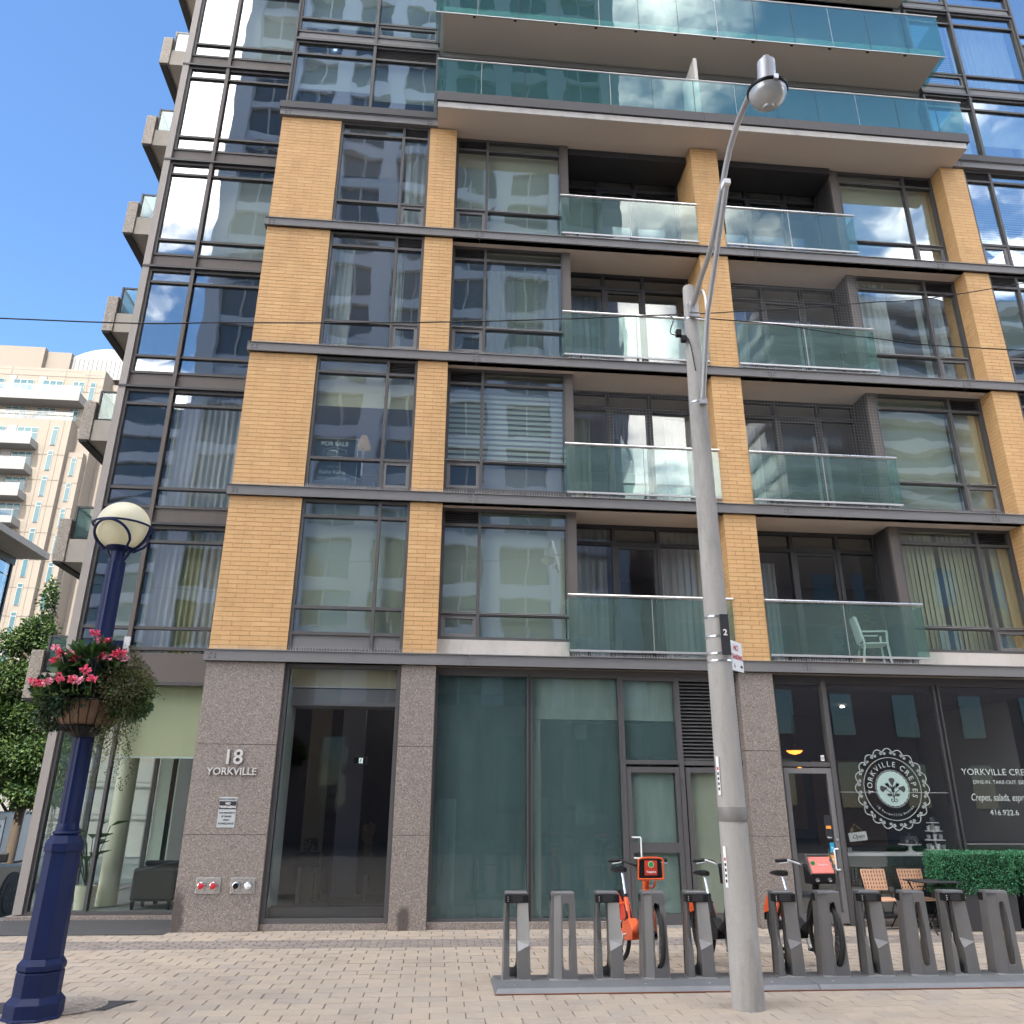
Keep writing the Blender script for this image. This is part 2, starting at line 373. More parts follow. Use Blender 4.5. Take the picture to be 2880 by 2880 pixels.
    def build(s, name, mat, parent=None, smooth=False, loc=(0, 0, 0), rotz=0, bev=0, tones=False):
        o = bpy.data.objects.new(name, s.mesh(name, mat, smooth, tones)); col.objects.link(o)
        o.parent = parent; o.location = loc; o.rotation_euler = (0, 0, rotz)
        if bev:
            b = o.modifiers.new('bevel', 'BEVEL'); b.width = bev; b.segments = 2; b.limit_method = 'ANGLE'; b.angle_limit = R(40)
        return o
def inst(name, me, parent, loc, rotz=0):
    o = bpy.data.objects.new(name, me); col.objects.link(o); o.parent = parent; o.location = loc; o.rotation_euler = (0, 0, rotz); return o
def tag(o, label=None, cat=None, group=None, kind=None):
    for k, q in (('label', label), ('category', cat), ('group', group), ('kind', kind)):
        if q: o[k] = q
    return o
def thing(name, label, cat, loc=(0, 0, 0), rotz=0, group=None):
    o = bpy.data.objects.new(name, None); col.objects.link(o); o.empty_display_size = .2
    o.location = loc; o.rotation_euler = (0, 0, rotz); return tag(o, label, cat, group)
def dup(o, parent=None):
    c = o.copy(); col.objects.link(c); c.parent = parent
    for ch in list(o.children): dup(ch, c)
    return c
def text(name, s, size, loc, mat, parent, ext=.002, align='CENTER', shear=0, bold=0, sx=1.0, rot=0, space=1.0):
    """raised lettering standing in the xz plane and facing -y; loc is its baseline anchor"""
    cu = bpy.data.curves.new(name, 'FONT'); cu.body = s; cu.size = size; cu.extrude = ext; cu.align_x = align; cu.shear = shear; cu.offset = bold; cu.space_character = space; cu.resolution_u = 3
    ob = bpy.data.objects.new(name, cu)
    me = bpy.data.meshes.new_from_object(ob); bpy.data.objects.remove(ob); bpy.data.curves.remove(cu)
    me.materials.clear(); me.materials.append(MT[mat]); ca, sa = math.cos(rot), math.sin(rot)
    for v in me.vertices:
        x, y, z = v.co.x * sx, v.co.y, v.co.z; v.co = (x * ca - y * sa, -z, x * sa + y * ca)
    o = bpy.data.objects.new(name, me); col.objects.link(o); o.parent = parent; o.location = loc; return o

# ------------------------------------------------------------------ ground
tag(MB().add([(-900, -900, -1.5), (900, -900, -1.5), (900, 900, -1.5), (-900, 900, -1.5)], [(0, 1, 2, 3)]).build('ground', 'ground'), kind='structure')
# street block: paved bed in front of the building (pavers are its children)
bed = MB().box(-3.95, 60, -60, 1.38, -1.4, -.010).build('pavement', 'bed'); tag(bed, kind='structure')
pm = lambda a, b, h=.05, c=.004: MB().add([(-a / 2, -b / 2, -h), (a / 2, -b / 2, -h), (a / 2, b / 2, -h), (-a / 2, b / 2, -h), (-a / 2, -b / 2, -c), (a / 2, -b / 2, -c), (a / 2, b / 2, -c), (-a / 2, b / 2, -c),
        (-a / 2 + c, -b / 2 + c, 0), (a / 2 - c, -b / 2 + c, 0), (a / 2 - c, b / 2 - c, 0), (-a / 2 + c, b / 2 - c, 0)],
        [(8, 9, 10, 11), (4, 5, 9, 8), (5, 6, 10, 9), (6, 7, 11, 10), (7, 4, 8, 11), (0, 1, 5, 4), (1, 2, 6, 5), (2, 3, 7, 6), (3, 0, 4, 7)])
paver_me = pm(.293, .194).mesh('paver', 'paver')
slots = []
def lay(y0, y1, lx, ly, x0, x1, kind):
    y = y0; k = 0
    while y + ly <= y1 + 1e-6:
        x = x0 + (k % 2) * lx / 2 + (.04 if kind else 0)
        while x < x1:
            slots.append((x + lx / 2, y + ly / 2, lx, ly, kind)); x += lx
        y += ly; k += 1
lay(-16.05, -3.85, .30, .20, -3.8, 20, 0)
lay(-3.845, -1.245, .30, .20, -3.95, 20, 0)
lay(-1.24, -.64, .20, .10, -3.95, 20, 1)
lay(-.635, 1.365, .30, .20, -3.95, 20, 0)
inv = cam.matrix_world.inverted(); fpx = 2223.14
def project(p):
    q = inv @ Vector(p)
    return (1440 + fpx * q.x / -q.z, 1440 - fpx * q.y / -q.z) if q.z < -.1 else (-9999, -9999)
cand = []
for i, (x, y, lx, ly, k) in enumerate(slots):
    u, v = project((x, y, 0))
    if k == 0 and -40 < u < 2920 and v < 2895: cand.append(((x - CAM.x) ** 2 + (y - CAM.y) ** 2, i))
single = {i for _, i in sorted(cand)[:300]}
mass = MB(); dark = MB()
for i, (x, y, lx, ly, k) in enumerate(slots):
    z = random.uniform(-.002, .0015)
    if i in single:
        o = inst('paver', paver_me, bed, (x, y, z)); o.rotation_euler = (random.gauss(0, .004), random.gauss(0, .004), random.gauss(0, .006)); continue
    a, b, c = lx / 2 - .0035, ly / 2 - .003, .004; t = random.random()
    (dark if k else mass).add([(x - a, y - b, z - c - .01), (x + a, y - b, z - c - .01), (x + a, y + b, z - c - .01), (x - a, y + b, z - c - .01), (x - a + c, y - b + c, z), (x + a - c, y - b + c, z), (x + a - c, y + b - c, z), (x - a + c, y + b - c, z)],
        [(4, 5, 6, 7), (0, 1, 5, 4), (1, 2, 6, 5), (2, 3, 7, 6), (3, 0, 4, 7)], t)
tag(mass.build('pavers', 'paver', bed, tones=True), kind='stuff')
tag(dark.build('small_pavers', 'paver_dark', bed, tones=True), kind='stuff')
# side street running back on the left, falling away from the corner
def falling(name, x0, x1, mat, dz, yn=-60):
    ys = [yn, .5, 4, 8, 11.5, 90]; zs = [0, 0, -.34, -.72, -1.03, -1.1]
    vs = []
    for y, z in zip(ys, zs): vs += [(x0, y, z + dz), (x1, y, z + dz)]
    o = MB().add(vs, [(2 * i, 2 * i + 1, 2 * i + 3, 2 * i + 2) for i in range(5)]).build(name, mat); return tag(o, kind='structure')
falling('side_street', -30, -4.15, 'asphalt', -.13)
kb = MB(); ys = [-60, .5, 4, 8, 11.5, 90]; zs = [0, 0, -.34, -.72, -1.03, -1.1]
for i in range(5):
    a, b = (ys[i], zs[i]), (ys[i + 1], zs[i + 1])
    kb.add([(-4.15, a[0], a[1] - .2), (-3.955, a[0], a[1] - .2), (-3.955, b[0], b[1] - .2), (-4.15, b[0], b[1] - .2), (-4.15, a[0], a[1]), (-3.955, a[0], a[1]), (-3.955, b[0], b[1]), (-4.15, b[0], b[1])], [(4, 5, 6, 7), (0, 1, 5, 4), (3, 0, 4, 7), (1, 2, 6, 5)])
tag(kb.build('kerb', 'concrete_pale'), kind='structure')
vs = []
for y, z in ((1.385, 0), (4, -.34), (8, -.72), (11.5, -1.03), (60, -1.1)): vs += [(-3.95, y, z - .006), (-2.9, y, z - .006)]
tag(MB().add(vs, [(2 * i, 2 * i + 1, 2 * i + 3, 2 * i + 2) for i in range(4)]).build('sidewalk', 'sidewalk'), kind='structure')

# ------------------------------------------------------------------ the apartment building
H = 2.65; Z1 = 3.778; ZL = [Z1 + H * i for i in range(5)]; ZL[4] = 14.358      # tops of the storey beams
bld = thing('apartment_building', 'buff brick and dark glass apartment block with grey steel storey beams, facing the street', 'building')
GY = .06                                   # face of brick and granite
PIERS = [(-.222, .915), (2.652, 3.172), (7.905, 8.455), (13.255, 13.765), (15.5, 16.64)]
BL, BH = .285, .0715
bricks = MB(); brick_meshes = {}; n_single = 0
for pi_, (a, b) in enumerate(PIERS):
    for s in range(4):
        z0, z1 = ZL[s], ZL[s + 1] - .175
        depth = 1.0 if pi_ in (2, 3) else (.34 if pi_ == 1 else .5)
        core = MB().box(a + .006, b - .006, GY + .005, GY + depth - .006, z0, z1).build('brick_pier', 'mortar', bld)
        nc = int((z1 - z0) / BH); bh = (z1 - z0) / nc
        for k in range(nc):
            zz = z0 + k * bh
            # front course (running bond), then the two returns
            cuts = [a]; x = a + (BL if k % 2 else BL / 2)
            while x < b - .07: cuts.append(x); x += BL
            cuts.append(b)
            for i in range(len(cuts) - 1):
                x0, x1 = cuts[i] + (.0 if i == 0 else .003), cuts[i + 1] - (.0 if i == len(cuts) - 2 else .003)
                jy = random.uniform(-.0012, .0012)
                if s == 0 and pi_ < 3 and n_single < 300:
                    key = round((x1 - x0) * 500)
                    if key not in brick_meshes: brick_meshes[key] = MB().box(-(x1 - x0) / 2, (x1 - x0) / 2, 0, .09, 0, bh - .0065).mesh('brick', 'brick')
                    inst('brick', brick_meshes[key], core, ((x0 + x1) / 2, GY + jy, zz)); n_single += 1
                else: bricks.box(x0, x1, GY + jy, GY + .09, zz, zz + bh - .0065, random.random())
            if pi_ in (1, 2, 3):
                for xs0, xs1 in ((a, a + .09), (b - .09, b)):
                    y = GY + .094 + (0 if k % 2 else BL / 2); yc = [GY + .094]
                    while y < GY + depth - .05:
                        if y > GY + .15: yc.append(y)
                        y += BL
                    yc.append(GY + depth)
                    for i in range(len(yc) - 1): bricks.box(xs0, xs1, yc[i] + .004, yc[i + 1] - .004, zz, zz + bh - .0065, random.random())
tag(bricks.build('brickwork', 'brick', bld, tones=True), kind='stuff')

# floor slabs / soffits, partitions, back wall
for i in range(4): MB().box(-.2, 16.6, .035, 8, ZL[i] - .172, ZL[i] - .004).build('floor_slab', 'soffit', bld)
MB().box(-.2, 16.6, .6, 8, -.02, .03).build('floor_slab', 'room', bld)
for i in range(4): MB().box(-2.70, -.23, 1.52, 8, ZL[i] - .29, ZL[i] - .05).build('floor_slab', 'room', bld)
MB().box(-2.75, -.23, 1.52, 8, -.02, .04).build('floor_slab', 'room', bld)
for z in (14.36, 17.01, 19.66, 22.3): MB().box(-2.70, 18.9, 1.55, 8, z - .29, z - .05).build('floor_slab', 'room', bld)
MB().box(-2.8, 19, 7.9, 8.1, -1.5, 24).build('back_wall', 'room', bld)
MB().box(-.3, -.225, 1.3, 7.9, 0, 14).build('partition', 'room', bld)
for x in (2.91, 8.18, 13.5): MB().box(x - .06, x + .06, .75, 7.9, .03, 14.2).build('partition', 'room', bld)
for x in (2.75, 13.55): MB().box(x - .06, x + .06, .7, 7.9, 14.4, 23).build('partition', 'room', bld)
for i in range(1, 5):                        # dim back walls of the flats
    MB().box(-2.7, 16.6, 4.6, 4.66, ZL[i - 1], ZL[i] - .18).build('room_wall', 'room', bld)
MB().box(-2.84, -2.70, 1.55, 12, 3.46, 24).build('side_wall', 'spandrel', bld)
MB().box(-2.9, -2.70, 1.605, 12, -1.5, .05).build('side_plinth', 'granite', bld)
for k in range(4):
    y0 = 1.62 + k * 1.6
    sf = MB().box(-2.80, -2.72, y0 + 1.54, y0 + 1.6, .051, 3.455).build('side_mullion', 'frame', bld); MB().box(-2.77, -2.76, y0, y0 + 1.535, .051, 3.455).build('side_pane', 'glass_clear', sf)
MB().box(-2.84, -2.70, 8.03, 12, .051, 3.455).build('side_wall', 'spandrel', bld)
MB().box(-2.69, -.31, 6.4, 6.5, .05, 3.4).build('lobby_back_wall', 'blind_pale', bld)
MB().box(16.65, 16.8, 1.5, 8, -1.5, 14).build('side_wall', 'spandrel', bld)
MB().box(-2.84, 19, 1.4, 12, 24.0, 24.3).build('roof', 'beam_cap', bld)

# storey beams: channel sections bolted end to end
JX = [-.27, 3.672, 9.026, 12.77, 16.75]
for li, z in enumerate(ZL):
    for i in range(4):
        if li == 4 and i in (1, 2): continue
        x0, x1 = JX[i] + (.004 if i else 0), JX[i + 1] - .004
        if li == 4: x0, x1 = ((-.27, 2.79) if i == 0 else (13.53, 16.75))
        b = MB().box(x0, x1, .018, .15, z - .158, z - .012).box(x0, x1, 0, .16, z - .012, z).box(x0, x1, 0, .16, z - .172, z - .158)
        for xb in (x0 + .12, x1 - .12) if li < 4 else ((x0 + .15, x1 - .15)):
            for dx in ((-.035, .035) if li == 4 or (i == 0 and xb < 1) else ((.0,))):
                for dz in (.06, .115): b.lathe([(.012, .003), (.012, .018)], 8, (xb + dx + (-.07 if xb > (x0 + x1) / 2 else -.07) * (dx == 0) * (1 if xb < (x0 + x1) / 2 else -1), 0, z - dz), axis='y')
        b.build('floor_beam', 'beam', bld)
# bird spikes along the beams and sills
sp = MB()
def spikes(x0, x1, y, z, h=.085, st=.042):
    sp.box(x0, x1, y - .012, y + .012, z, z + .006)
    x = x0 + .02
    while x < x1:
        for q in (-1, 1):
            lean = random.gauss(0, .12); d = random.gauss(0, .012)
            sp.add([(x - .0024, y, z), (x + .0024, y, z), (x, y + .003, z), (x + d, y + q * .03 + lean * .03, z + h)], [(0, 1, 3), (1, 2, 3), (2, 0, 3)])
        x += st * random.uniform(.8, 1.2)
for li in range(4):
    for x0, x1 in ((-.2, 3.6), (3.7, 7.9), (8.5, 9.0), (9.05, 12.7), (12.8, 15.4)): spikes(x0, x1, .035, ZL[li])
    spikes(3.85, 5.25, .265, ZL[li] + .69, .07); spikes(3.2, 3.78, .265, ZL[li] + .69, .07)
    spikes(11.2, 12.52, .385, ZL[li] + .69, .07); spikes(12.7, 13.2, .385, ZL[li] + .69, .07)
    spikes(8.5, 11.1, .0, ZL[li], .07); spikes(5.3, 7.9, .0, ZL[li], .07)
tag(sp.build('bird_spikes', 'alu', bld), kind='stuff')

# ------------------------------------------------------------------ windows
FW = .05
def louver(p, x0, x1, y, z0, z1, n=7):
    b = MB().box(x0, x1, y + .05, y + .06, z0, z1); h = (z1 - z0) / n
    o = b.build('louver', 'black_matt', p)
    s = MB()
    for k in range(n):
        z = z0 + (k + .5) * h
        s.add([(x0, y - .005, z - h * .42), (x1, y - .005, z - h * .42), (x1, y + .045, z + h * .25), (x0, y + .045, z + h * .25), (x0, y - .005, z - h * .22), (x1, y - .005, z - h * .22), (x1, y + .045, z + h * .42), (x0, y + .045, z + h * .42)],
              [(0, 1, 2, 3), (4, 7, 6, 5), (0, 4, 5, 1), (2, 6, 7, 3), (0, 3, 7, 4), (1, 5, 6, 2)])
    s.build('louver_slats', 'frame', p)
def pane(p, x0, x1, y, z0, z1, g):
    # every pane sits a hair out of true, as real glazing does
    a, b, c = (random.gauss(0, .0016) for _ in range(3))
    MB().add([(x0, y - a, z0), (x1, y + b, z0), (x1, y + c, z1), (x0, y - b, z1), (x0, y - a + .008, z0), (x1, y + b + .008, z0), (x1, y + c + .008, z1), (x0, y - b + .008, z1)],
             [(0, 1, 2, 3), (7, 6, 5, 4), (0, 4, 5, 1), (1, 5, 6, 2), (2, 6, 7, 3), (3, 7, 4, 0)]).build('pane', g, p)
def vent(p, x0, x1, y, z0, z1, g):
    w_ = .055
    b = MB().box(x0, x1, y - .02, y + .04, z0, z0 + w_).box(x0, x1, y - .02, y + .04, z1 - w_, z1).box(x0, x0 + w_, y - .02, y + .04, z0 + w_, z1 - w_).box(x1 - w_, x1, y - .02, y + .04, z0 + w_, z1 - w_)
    b.build('vent_sash', 'beam', p); pane(p, x0 + w_, x1 - w_, y + .005, z0 + w_, z1 - w_, g)
def sheet(p, x0, x1, y, z0, z1, mat, name='blind'):
    MB().box(x0, x1, y, y + .004, z0, z1).build(name, mat, p)
def curtain(p, x0, x1, y, z0, z1, mat, n=None, amp=.03):
    n = n or max(3, int((x1 - x0) / .11)); b = MB(); m = n * 6
    vs = []
    for i in range(m + 1):
        t = i / m; x = x0 + (x1 - x0) * t + random.gauss(0, .004); yy = y + amp * math.sin(t * n * 2 * math.pi) * random.uniform(.8, 1.2)
        vs += [(x, yy, z0), (x, yy * .6 + y * .4, z1)]
    b.add(vs, [(2 * i, 2 * i + 2, 2 * i + 3, 2 * i + 1) for i in range(m)]); b.build('curtain', mat, p, smooth=True)
def zebra(p, x0, x1, y, z0, z1):
    h = .1; z = z0; b = MB(); c = MB()
    while z < z1 - .02:
        b.box(x0, x1, y, y + .004, z, min(z + h * .55, z1)); z += h
    b.build('striped_blind', 'blind_pale', p)
    MB().box(x0, x1, y + .02, y + .024, z0, z1).build('blind_backing', 'room', p)
def venetian(p, x0, x1, y, z0, z1, mat='blind_pale', st=.045):
    b = MB(); z = z0 + .02
    while z < z1:
        b.add([(x0, y, z), (x1, y, z), (x1, y + .035, z + .018), (x0, y + .035, z + .018)], [(0, 1, 2, 3)]); z += st
    b.build('venetian_blind', mat, p)
def vanes(p, x0, x1, y, z0, z1, ang=35, gap=None):
    b = MB(); x = x0
    while x < x1 - .02:
        if not (gap and any(g0 < x < g1 for g0, g1 in gap)):
            a = R(ang + random.gauss(0, 4)); dx, dy = .098 * math.cos(a), .098 * math.sin(a)
            b.add([(x, y, z0), (x + dx, y + dy, z0), (x + dx, y + dy, z1), (x, y, z1)], [(0, 1, 2, 3)])
        x += .086
    b.build('vertical_blind', 'vane', p)
def window(y, xs, rows, z0, z1, cells, g, fm='frame', fw=FW, name='window', depth=.11):
    """xs: column edges; rows: per column list of inner transom heights; cells[col]: kinds bottom to top (g glass, l louver, v vent, p panel, d door)"""
    fr = MB(); hw = fw / 2
    for i, x in enumerate(xs):
        fr.box(x - hw, x + hw, y - .045, y + depth - .045, z0, z1)
    for c in range(len(xs) - 1):
        a, b = xs[c] + hw, xs[c + 1] - hw
        for z in [z0 + hw] + rows[c] + [z1 - hw]: fr.box(a, b, y - .04, y + depth - .05, z - hw, z + hw)
    p = fr.build(name, fm, bld)
    for c in range(len(xs) - 1):
        a, b = xs[c] + hw, xs[c + 1] - hw; zz = [z0 + hw] + rows[c] + [z1 - hw]
        for r_ in range(len(zz) - 1):
            za, zb = zz[r_] + hw, zz[r_ + 1] - hw; k = cells[c][r_]
            if k == 'g': pane(p, a, b, y, za, zb, g)
            elif k == 'l': louver(p, a, b, y, za, zb)
            elif k == 'v': vent(p, a, b, y, za, zb, g)
            elif k == 'p': MB().box(a, b, y - .01, y + .02, za, zb).build('panel', 'beam', p)
            elif k == 'd':
                w_ = .06; MB().box(a, a + w_, y - .02, y + .03, za, zb).box(b - w_, b, y - .02, y + .03, za, zb).box(a + w_, b - w_, y - .02, y + .03, zb - w_, zb).box(a + w_, b - w_, y - .02, y + .03, za, za + .09).build('door_sash', fm, p)
                pane(p, a + w_, b - w_, y, za + .09, zb - w_, g)
    return p
# windows between piers A and B (flush), and their mirror twin past pier D
for s in range(4):
    z = ZL[s]; zt = ZL[s + 1] - .175; up = z + 2.185; lo = z + .69
    y = GY + .07
    if s == 0: p = window(y, [.94, 2.165, 2.628], [[z + .285, lo, up], [z + .285, lo, up]], z, zt, [['p', 'g', 'g', 'g'], ['p', 'g', 'g', 'g']], 'glass')
    else: p = window(y, [.94, 2.14, 2.628], [[z + .56, up], [z + .56, up]], z + .02, zt, [['g', 'g', 'g'], ['v', 'g', 'l']], 'glass')
    yb = y + .16
    if s == 0: sheet(p, .97, 2.6, yb, z + .29, zt - .02, 'blind')
    if s == 1: sheet(p, .97, 2.6, yb, z + 1.62, zt - .02, 'blind_cream')
    if s == 2: curtain(p, 1.0, 1.35, yb + .05, z + .05, zt - .03, 'curtain'); curtain(p, 2.15, 2.3, yb + .05, z + .05, zt - .03, 'curtain')
    if s == 3: curtain(p, 2.2, 2.6, yb + .1, z + .05, zt - .03, 'curtain')
    q = window(y, [13.79, 14.36, 15.48], [[z + .56, up], [z + .56, up]], z + .02, zt, [['v', 'g', 'l'], ['g', 'g', 'g']], 'glass_upper')
    if s in (1, 3): venetian(q, 13.83, 15.4, yb, z + .1, zt, 'blind_pale', .06)
    else: sheet(q, 13.83, 15.4, yb, z + .9, zt, 'blind_pale')
    # bay window + balcony doors, B to C
    z0 = z + (.27 if s == 0 else .14); y = .31
    p = window(y, [3.2, 3.80, 5.27], [[lo, up], [lo, up]], z0, zt + .003, [['v', 'g', 'l'], ['g', 'g', 'g']], 'glass')
    MB().box(3.175, 5.26, y - .06, y + .06, z + .0, z0).build('window_curb', 'concrete_pale' if s == 0 else 'beam_cap', p)
    yb = y + .14
    if s in (0, 3): sheet(p, 3.23, 3.78, yb, z0 + .05, up, 'blind_pale' if s == 0 else 'blind'); sheet(p, 3.83, 5.24, yb, z0 + .05, zt, 'blind_pale' if s == 0 else 'blind')
    if s == 1: zebra(p, 3.23, 5.24, yb, lo + .02, up + .1); sheet(p, 3.83, 5.24, yb, z0 + .1, lo - .05, 'room')
    if s == 2: venetian(p, 3.23, 5.24, yb, z0 + .05, up); curtain(p, 3.85, 4.4, yb + .12, z0, up, 'curtain'); curtain(p, 4.75, 5.24, yb + .12, z0, up, 'curtain'); sheet(p, 4.4, 4.75, yb + .12, z0, up, 'blind')
    MB().box(5.275, 5.42, .255, .87, z, zt).build('fin_wall', 'spandrel', bld)
    yd = .87 if s < 3 else 1.05
    d = window(yd, [5.44, 6.17, 6.97, 7.89], [[z + 2.13], [z + 2.13], [z + 2.13]], z + .05, zt, [['g', 'g'], ['d', 'g'], ['g', 'g']], 'glass_dark', 'frame_dark', .06, 'balcony_doors')
    if s == 0: curtain(d, 5.5, 6.1, 1.1, z + .1, zt, 'curtain', amp=.02); curtain(d, 7.02, 7.85, 1.15, z + .1, zt, 'curtain', amp=.02)
    if s == 1: curtain(d, 7.3, 7.85, 1.1, z + .1, zt - .4, 'curtain', amp=.02); curtain(d, 5.5, 5.9, 1.2, z + .1, zt - .4, 'curtain_olive', amp=.02)
    if s == 2: curtain(d, 5.5, 6.15, 1.2, z + .1, zt - .3, 'curtain', amp=.02)
    if s == 3: sheet(d, 7.0, 7.85, 1.2, z + .1, zt - .4, 'blind'); sheet(d, 5.5, 6.1, 1.2, z + .1, zt - .4, 'blind')
    # balcony doors + bay window, C to D
    yd = .90 if s < 3 else 1.05
    d = window(yd, [8.48, 9.405, 10.265, 10.98], [[z + 2.13], [z + 2.13], [z + 2.13]], z + .05, zt, [['g', 'g'], ['d', 'g'], ['g', 'g']], 'glass_dark', 'frame_dark', .06, 'balcony_doors')
    if s == 0: curtain(d, 8.9, 9.2, 1.2, z + .1, zt - .5, 'curtain', amp=.02)
    if s in (1, 2): curtain(d, 8.5, 9.2, 1.2, z + .1, zt - .4, 'curtain', amp=.02); curtain(d, 10.3, 10.6, 1.3, z + .1, zt - .5, 'curtain', amp=.02)
    MB().box(10.985, 11.015, .44, yd - .05, z, zt).build('side_panel', 'frame_dark', bld)
    MB().box(10.985, 11.13, .375, .44, z, zt).build('fin_wall', 'spandrel', bld)
    y = .43
    p = window(y, [11.155, 12.605, 13.23], [[lo, up], [lo, up]], z0, zt + .003, [['g', 'g', 'g'], ['v', 'g', 'l']], 'glass')
    MB().box(11.135, 13.25, y - .06, y + .06, z + .0, z0).build('window_curb', 'concrete_pale' if s == 0 else 'beam_cap', p)
    yb = y + .14
    if s == 0: vanes(p, 11.2, 13.2, yb, z0 + .05, zt - .05, 18, [(11.86, 11.96), (12.82, 12.9)])
    if s == 1: sheet(p, 11.2, 12.58, yb, z0 + .05, zt - .05, 'blind'); sheet(p, 12.63, 13.2, yb, z0 + .05, zt - .05, 'blind_cream')
    if s == 2: curtain(p, 11.2, 11.85, yb, z0 + .05, zt - .05, 'curtain'); curtain(p, 12.68, 13.0, yb, z0 + .05, zt - .05, 'curtain'); curtain(p, 12.45, 12.56, yb, z0 + .05, zt - .05, 'curtain')
    if s == 3: sheet(p, 11.2, 13.2, yb, z0 + .05, zt - .05, 'blind')
    if s == 3:
        for a, b in ((5.43, 7.9), (8.46, 10.98)): MB().box(a, (a + b) / 2 - .004, .33, 1.0, 14.04, 14.19).box((a + b) / 2 + .004, b, .33, 1.0, 14.04, 14.19).build('recess_ceiling', 'frame_dark', bld)
    # glass balustrades
    for a, j, b, ret in ((5.235, 6.573, 7.895, -1), (8.465, 9.765, 11.115, 1)):
        zr0, zr1 = z + .115, z + .945
        rl = MB().tube([(a - .02, .03, z + .985), (b + .02, .03, z + .985)], .026, 10).build('handrail', 'steel', bld, smooth=True)
        for x0, x1 in ((a, j - .006), (j + .006, b)): MB().box(x0, x1, .02, .032, zr0, zr1).build('balustrade_pane', 'glass_rail', rl)
        xr, yr = (a, .255) if ret < 0 else (b, .37)
        MB().box(xr - .006, xr + .006, .036, yr, zr0, zr1).build('balustrade_pane', 'glass_rail', rl)
        MB().box(j - .005, j + .005, .018, .034, zr0, zr1).build('joint_post', 'alu', rl)
        MB().box(a, b, .015, .04, zr0 - .035, zr0 - .001).build('bottom_rail', 'alu', rl)
        for x in (a + .3, j, b - .3): MB().box(x - .02, x + .02, .02, .05, z + .0, zr0 - .036).build('rail_foot', 'black', rl)
    # bird netting on some balconies
    for a, b, on in ((5.44, 7.89, s == 1), (8.48, 11.1, s in (1, 2))):
        if not on: continue
        nt_ = MB(); x = a
        while x <= b: nt_.box(x - .0006, x + .0006, .17, .1712, z + .0, zt); x += .06
        zz = z + .05
        while zz < zt: nt_.box(a, b, .17, .1712, zz - .0006, zz + .0006); zz += .06
        tag(nt_.build('bird_netting', 'alu', bld), kind='stuff')

# left curtain-wall wing, set back at y 1.4; storey lines every floor; its mirror twin on the right
def wing(xa, xm, xb, g):
    y = 1.4
    line = lambda k: ZL[0] + H * k - .263
    for k in range(7):
        l0, l1 = line(k), line(k + 1)
        zb_ = 3.97 if k == 0 else l0 + .285
        tr = [4.34, 5.84] if k == 0 else [l0 + .66, l0 + 2.31]
        p = window(y, [xa, xm, xb], [tr, tr], zb_, l1 - .045, [['g', 'g', 'g']] * 2, g, 'frame', .05)
        if k:
            for a, b in ((xa - .02, xm - .036), (xm + .036, xb)): MB().box(a, b, y - .02, y + .05, l0 + .02, zb_ - .002).build('spandrel_panel', 'spandrel', p)
        MB().box(xa - .16 if xa < 0 else xa - .02, xb + .02, y - .095, y - .046, l1 - .03, l1 + .012).build('storey_rail', 'frame_dark', p)
        MB().box(xa - .02, xb + .02, y - .045, y + .06, l1 - .043, l1 + .018).build('storey_sill', 'frame_dark', p)
        MB().box(xm - .035, xm + .035, y - .075, y - .046, zb_ - (.26 if k else 0), l1 - .031).build('mullion_cap', 'spandrel', p)
        yield p, k, zb_, l1 - .05
for p, k, za, zb in wing(-2.68, -1.88, -.26, 'glass_wing'):
    if k == 0: curtain(p, -1.85, -1.3, 1.62, za, zb, 'curtain'); curtain(p, -1.3, -1.0, 1.66, za, zb, 'curtain_olive'); curtain(p, -1.0, -.3, 1.62, za, zb, 'curtain'); sheet(p, -2.6, -1.95, 1.7, za, zb, 'blind')
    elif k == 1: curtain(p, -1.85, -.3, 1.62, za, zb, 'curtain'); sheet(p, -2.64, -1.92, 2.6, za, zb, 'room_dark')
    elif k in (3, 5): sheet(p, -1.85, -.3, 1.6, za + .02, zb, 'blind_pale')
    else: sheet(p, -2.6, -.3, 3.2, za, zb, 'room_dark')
MB().box(-2.84, -2.71, 1.32, 1.545, .075, 24).build('corner_post', 'cornerpost', bld)
for p, k, za, zb in wing(16.9, 18.3, 18.95, 'glass_upper'): pass
MB().box(18.98, 19.1, 1.32, 1.545, 0, 24).build('corner_post', 'cornerpost', bld)

# upper storeys above the brick, at y .5
def upper(xs, cells, blind):
    for k in range(3):
        l0 = 14.358 + H * k - .27; l1 = l0 + H
        z0 = 14.40 if k == 0 else l0 + .225; z1 = l1 - .04
        n_ = 2 if k == 0 else 3
        rows = [[l1 - .39] if k == 0 else [l0 + .64, l1 - .39] for _ in cells]
        cc = [['g'] * n_ if c == 'g' else (['g', 'l'] if k == 0 else ['v', 'g', 'l']) for c in cells]
        p = window(.5, xs, rows, z0, z1, cc, 'glass_upper', 'frame', .05)
        if k:
            for a, b in zip(xs[:-1], xs[1:]): MB().box(a + .0, b - .0, .476, .55, l0 + .03, z0 - .002).build('spandrel_panel', 'beam', p)
        MB().box(xs[0] - .03, xs[-1] + .03, .42, .56, l1 - .038, l1 + .018).build('storey_rail', 'frame_dark', p)
        for x in xs[1:-1]: MB().box(x - .03, x + .03, .43, .454, z0 - (.2 if k else 0), z1).build('mullion_cap', 'frame', p)
        for (a, b, bz) in blind[k]:
            if bz == 'v': venetian(p, a, b, .66, z0 + .05, z1, 'blind_pale', .06)
            elif bz == 'c': curtain(p, a, b, .7, z0, z1, 'curtain')
            else: sheet(p, a, b, .66, z0 + bz, z1, 'blind_pale')
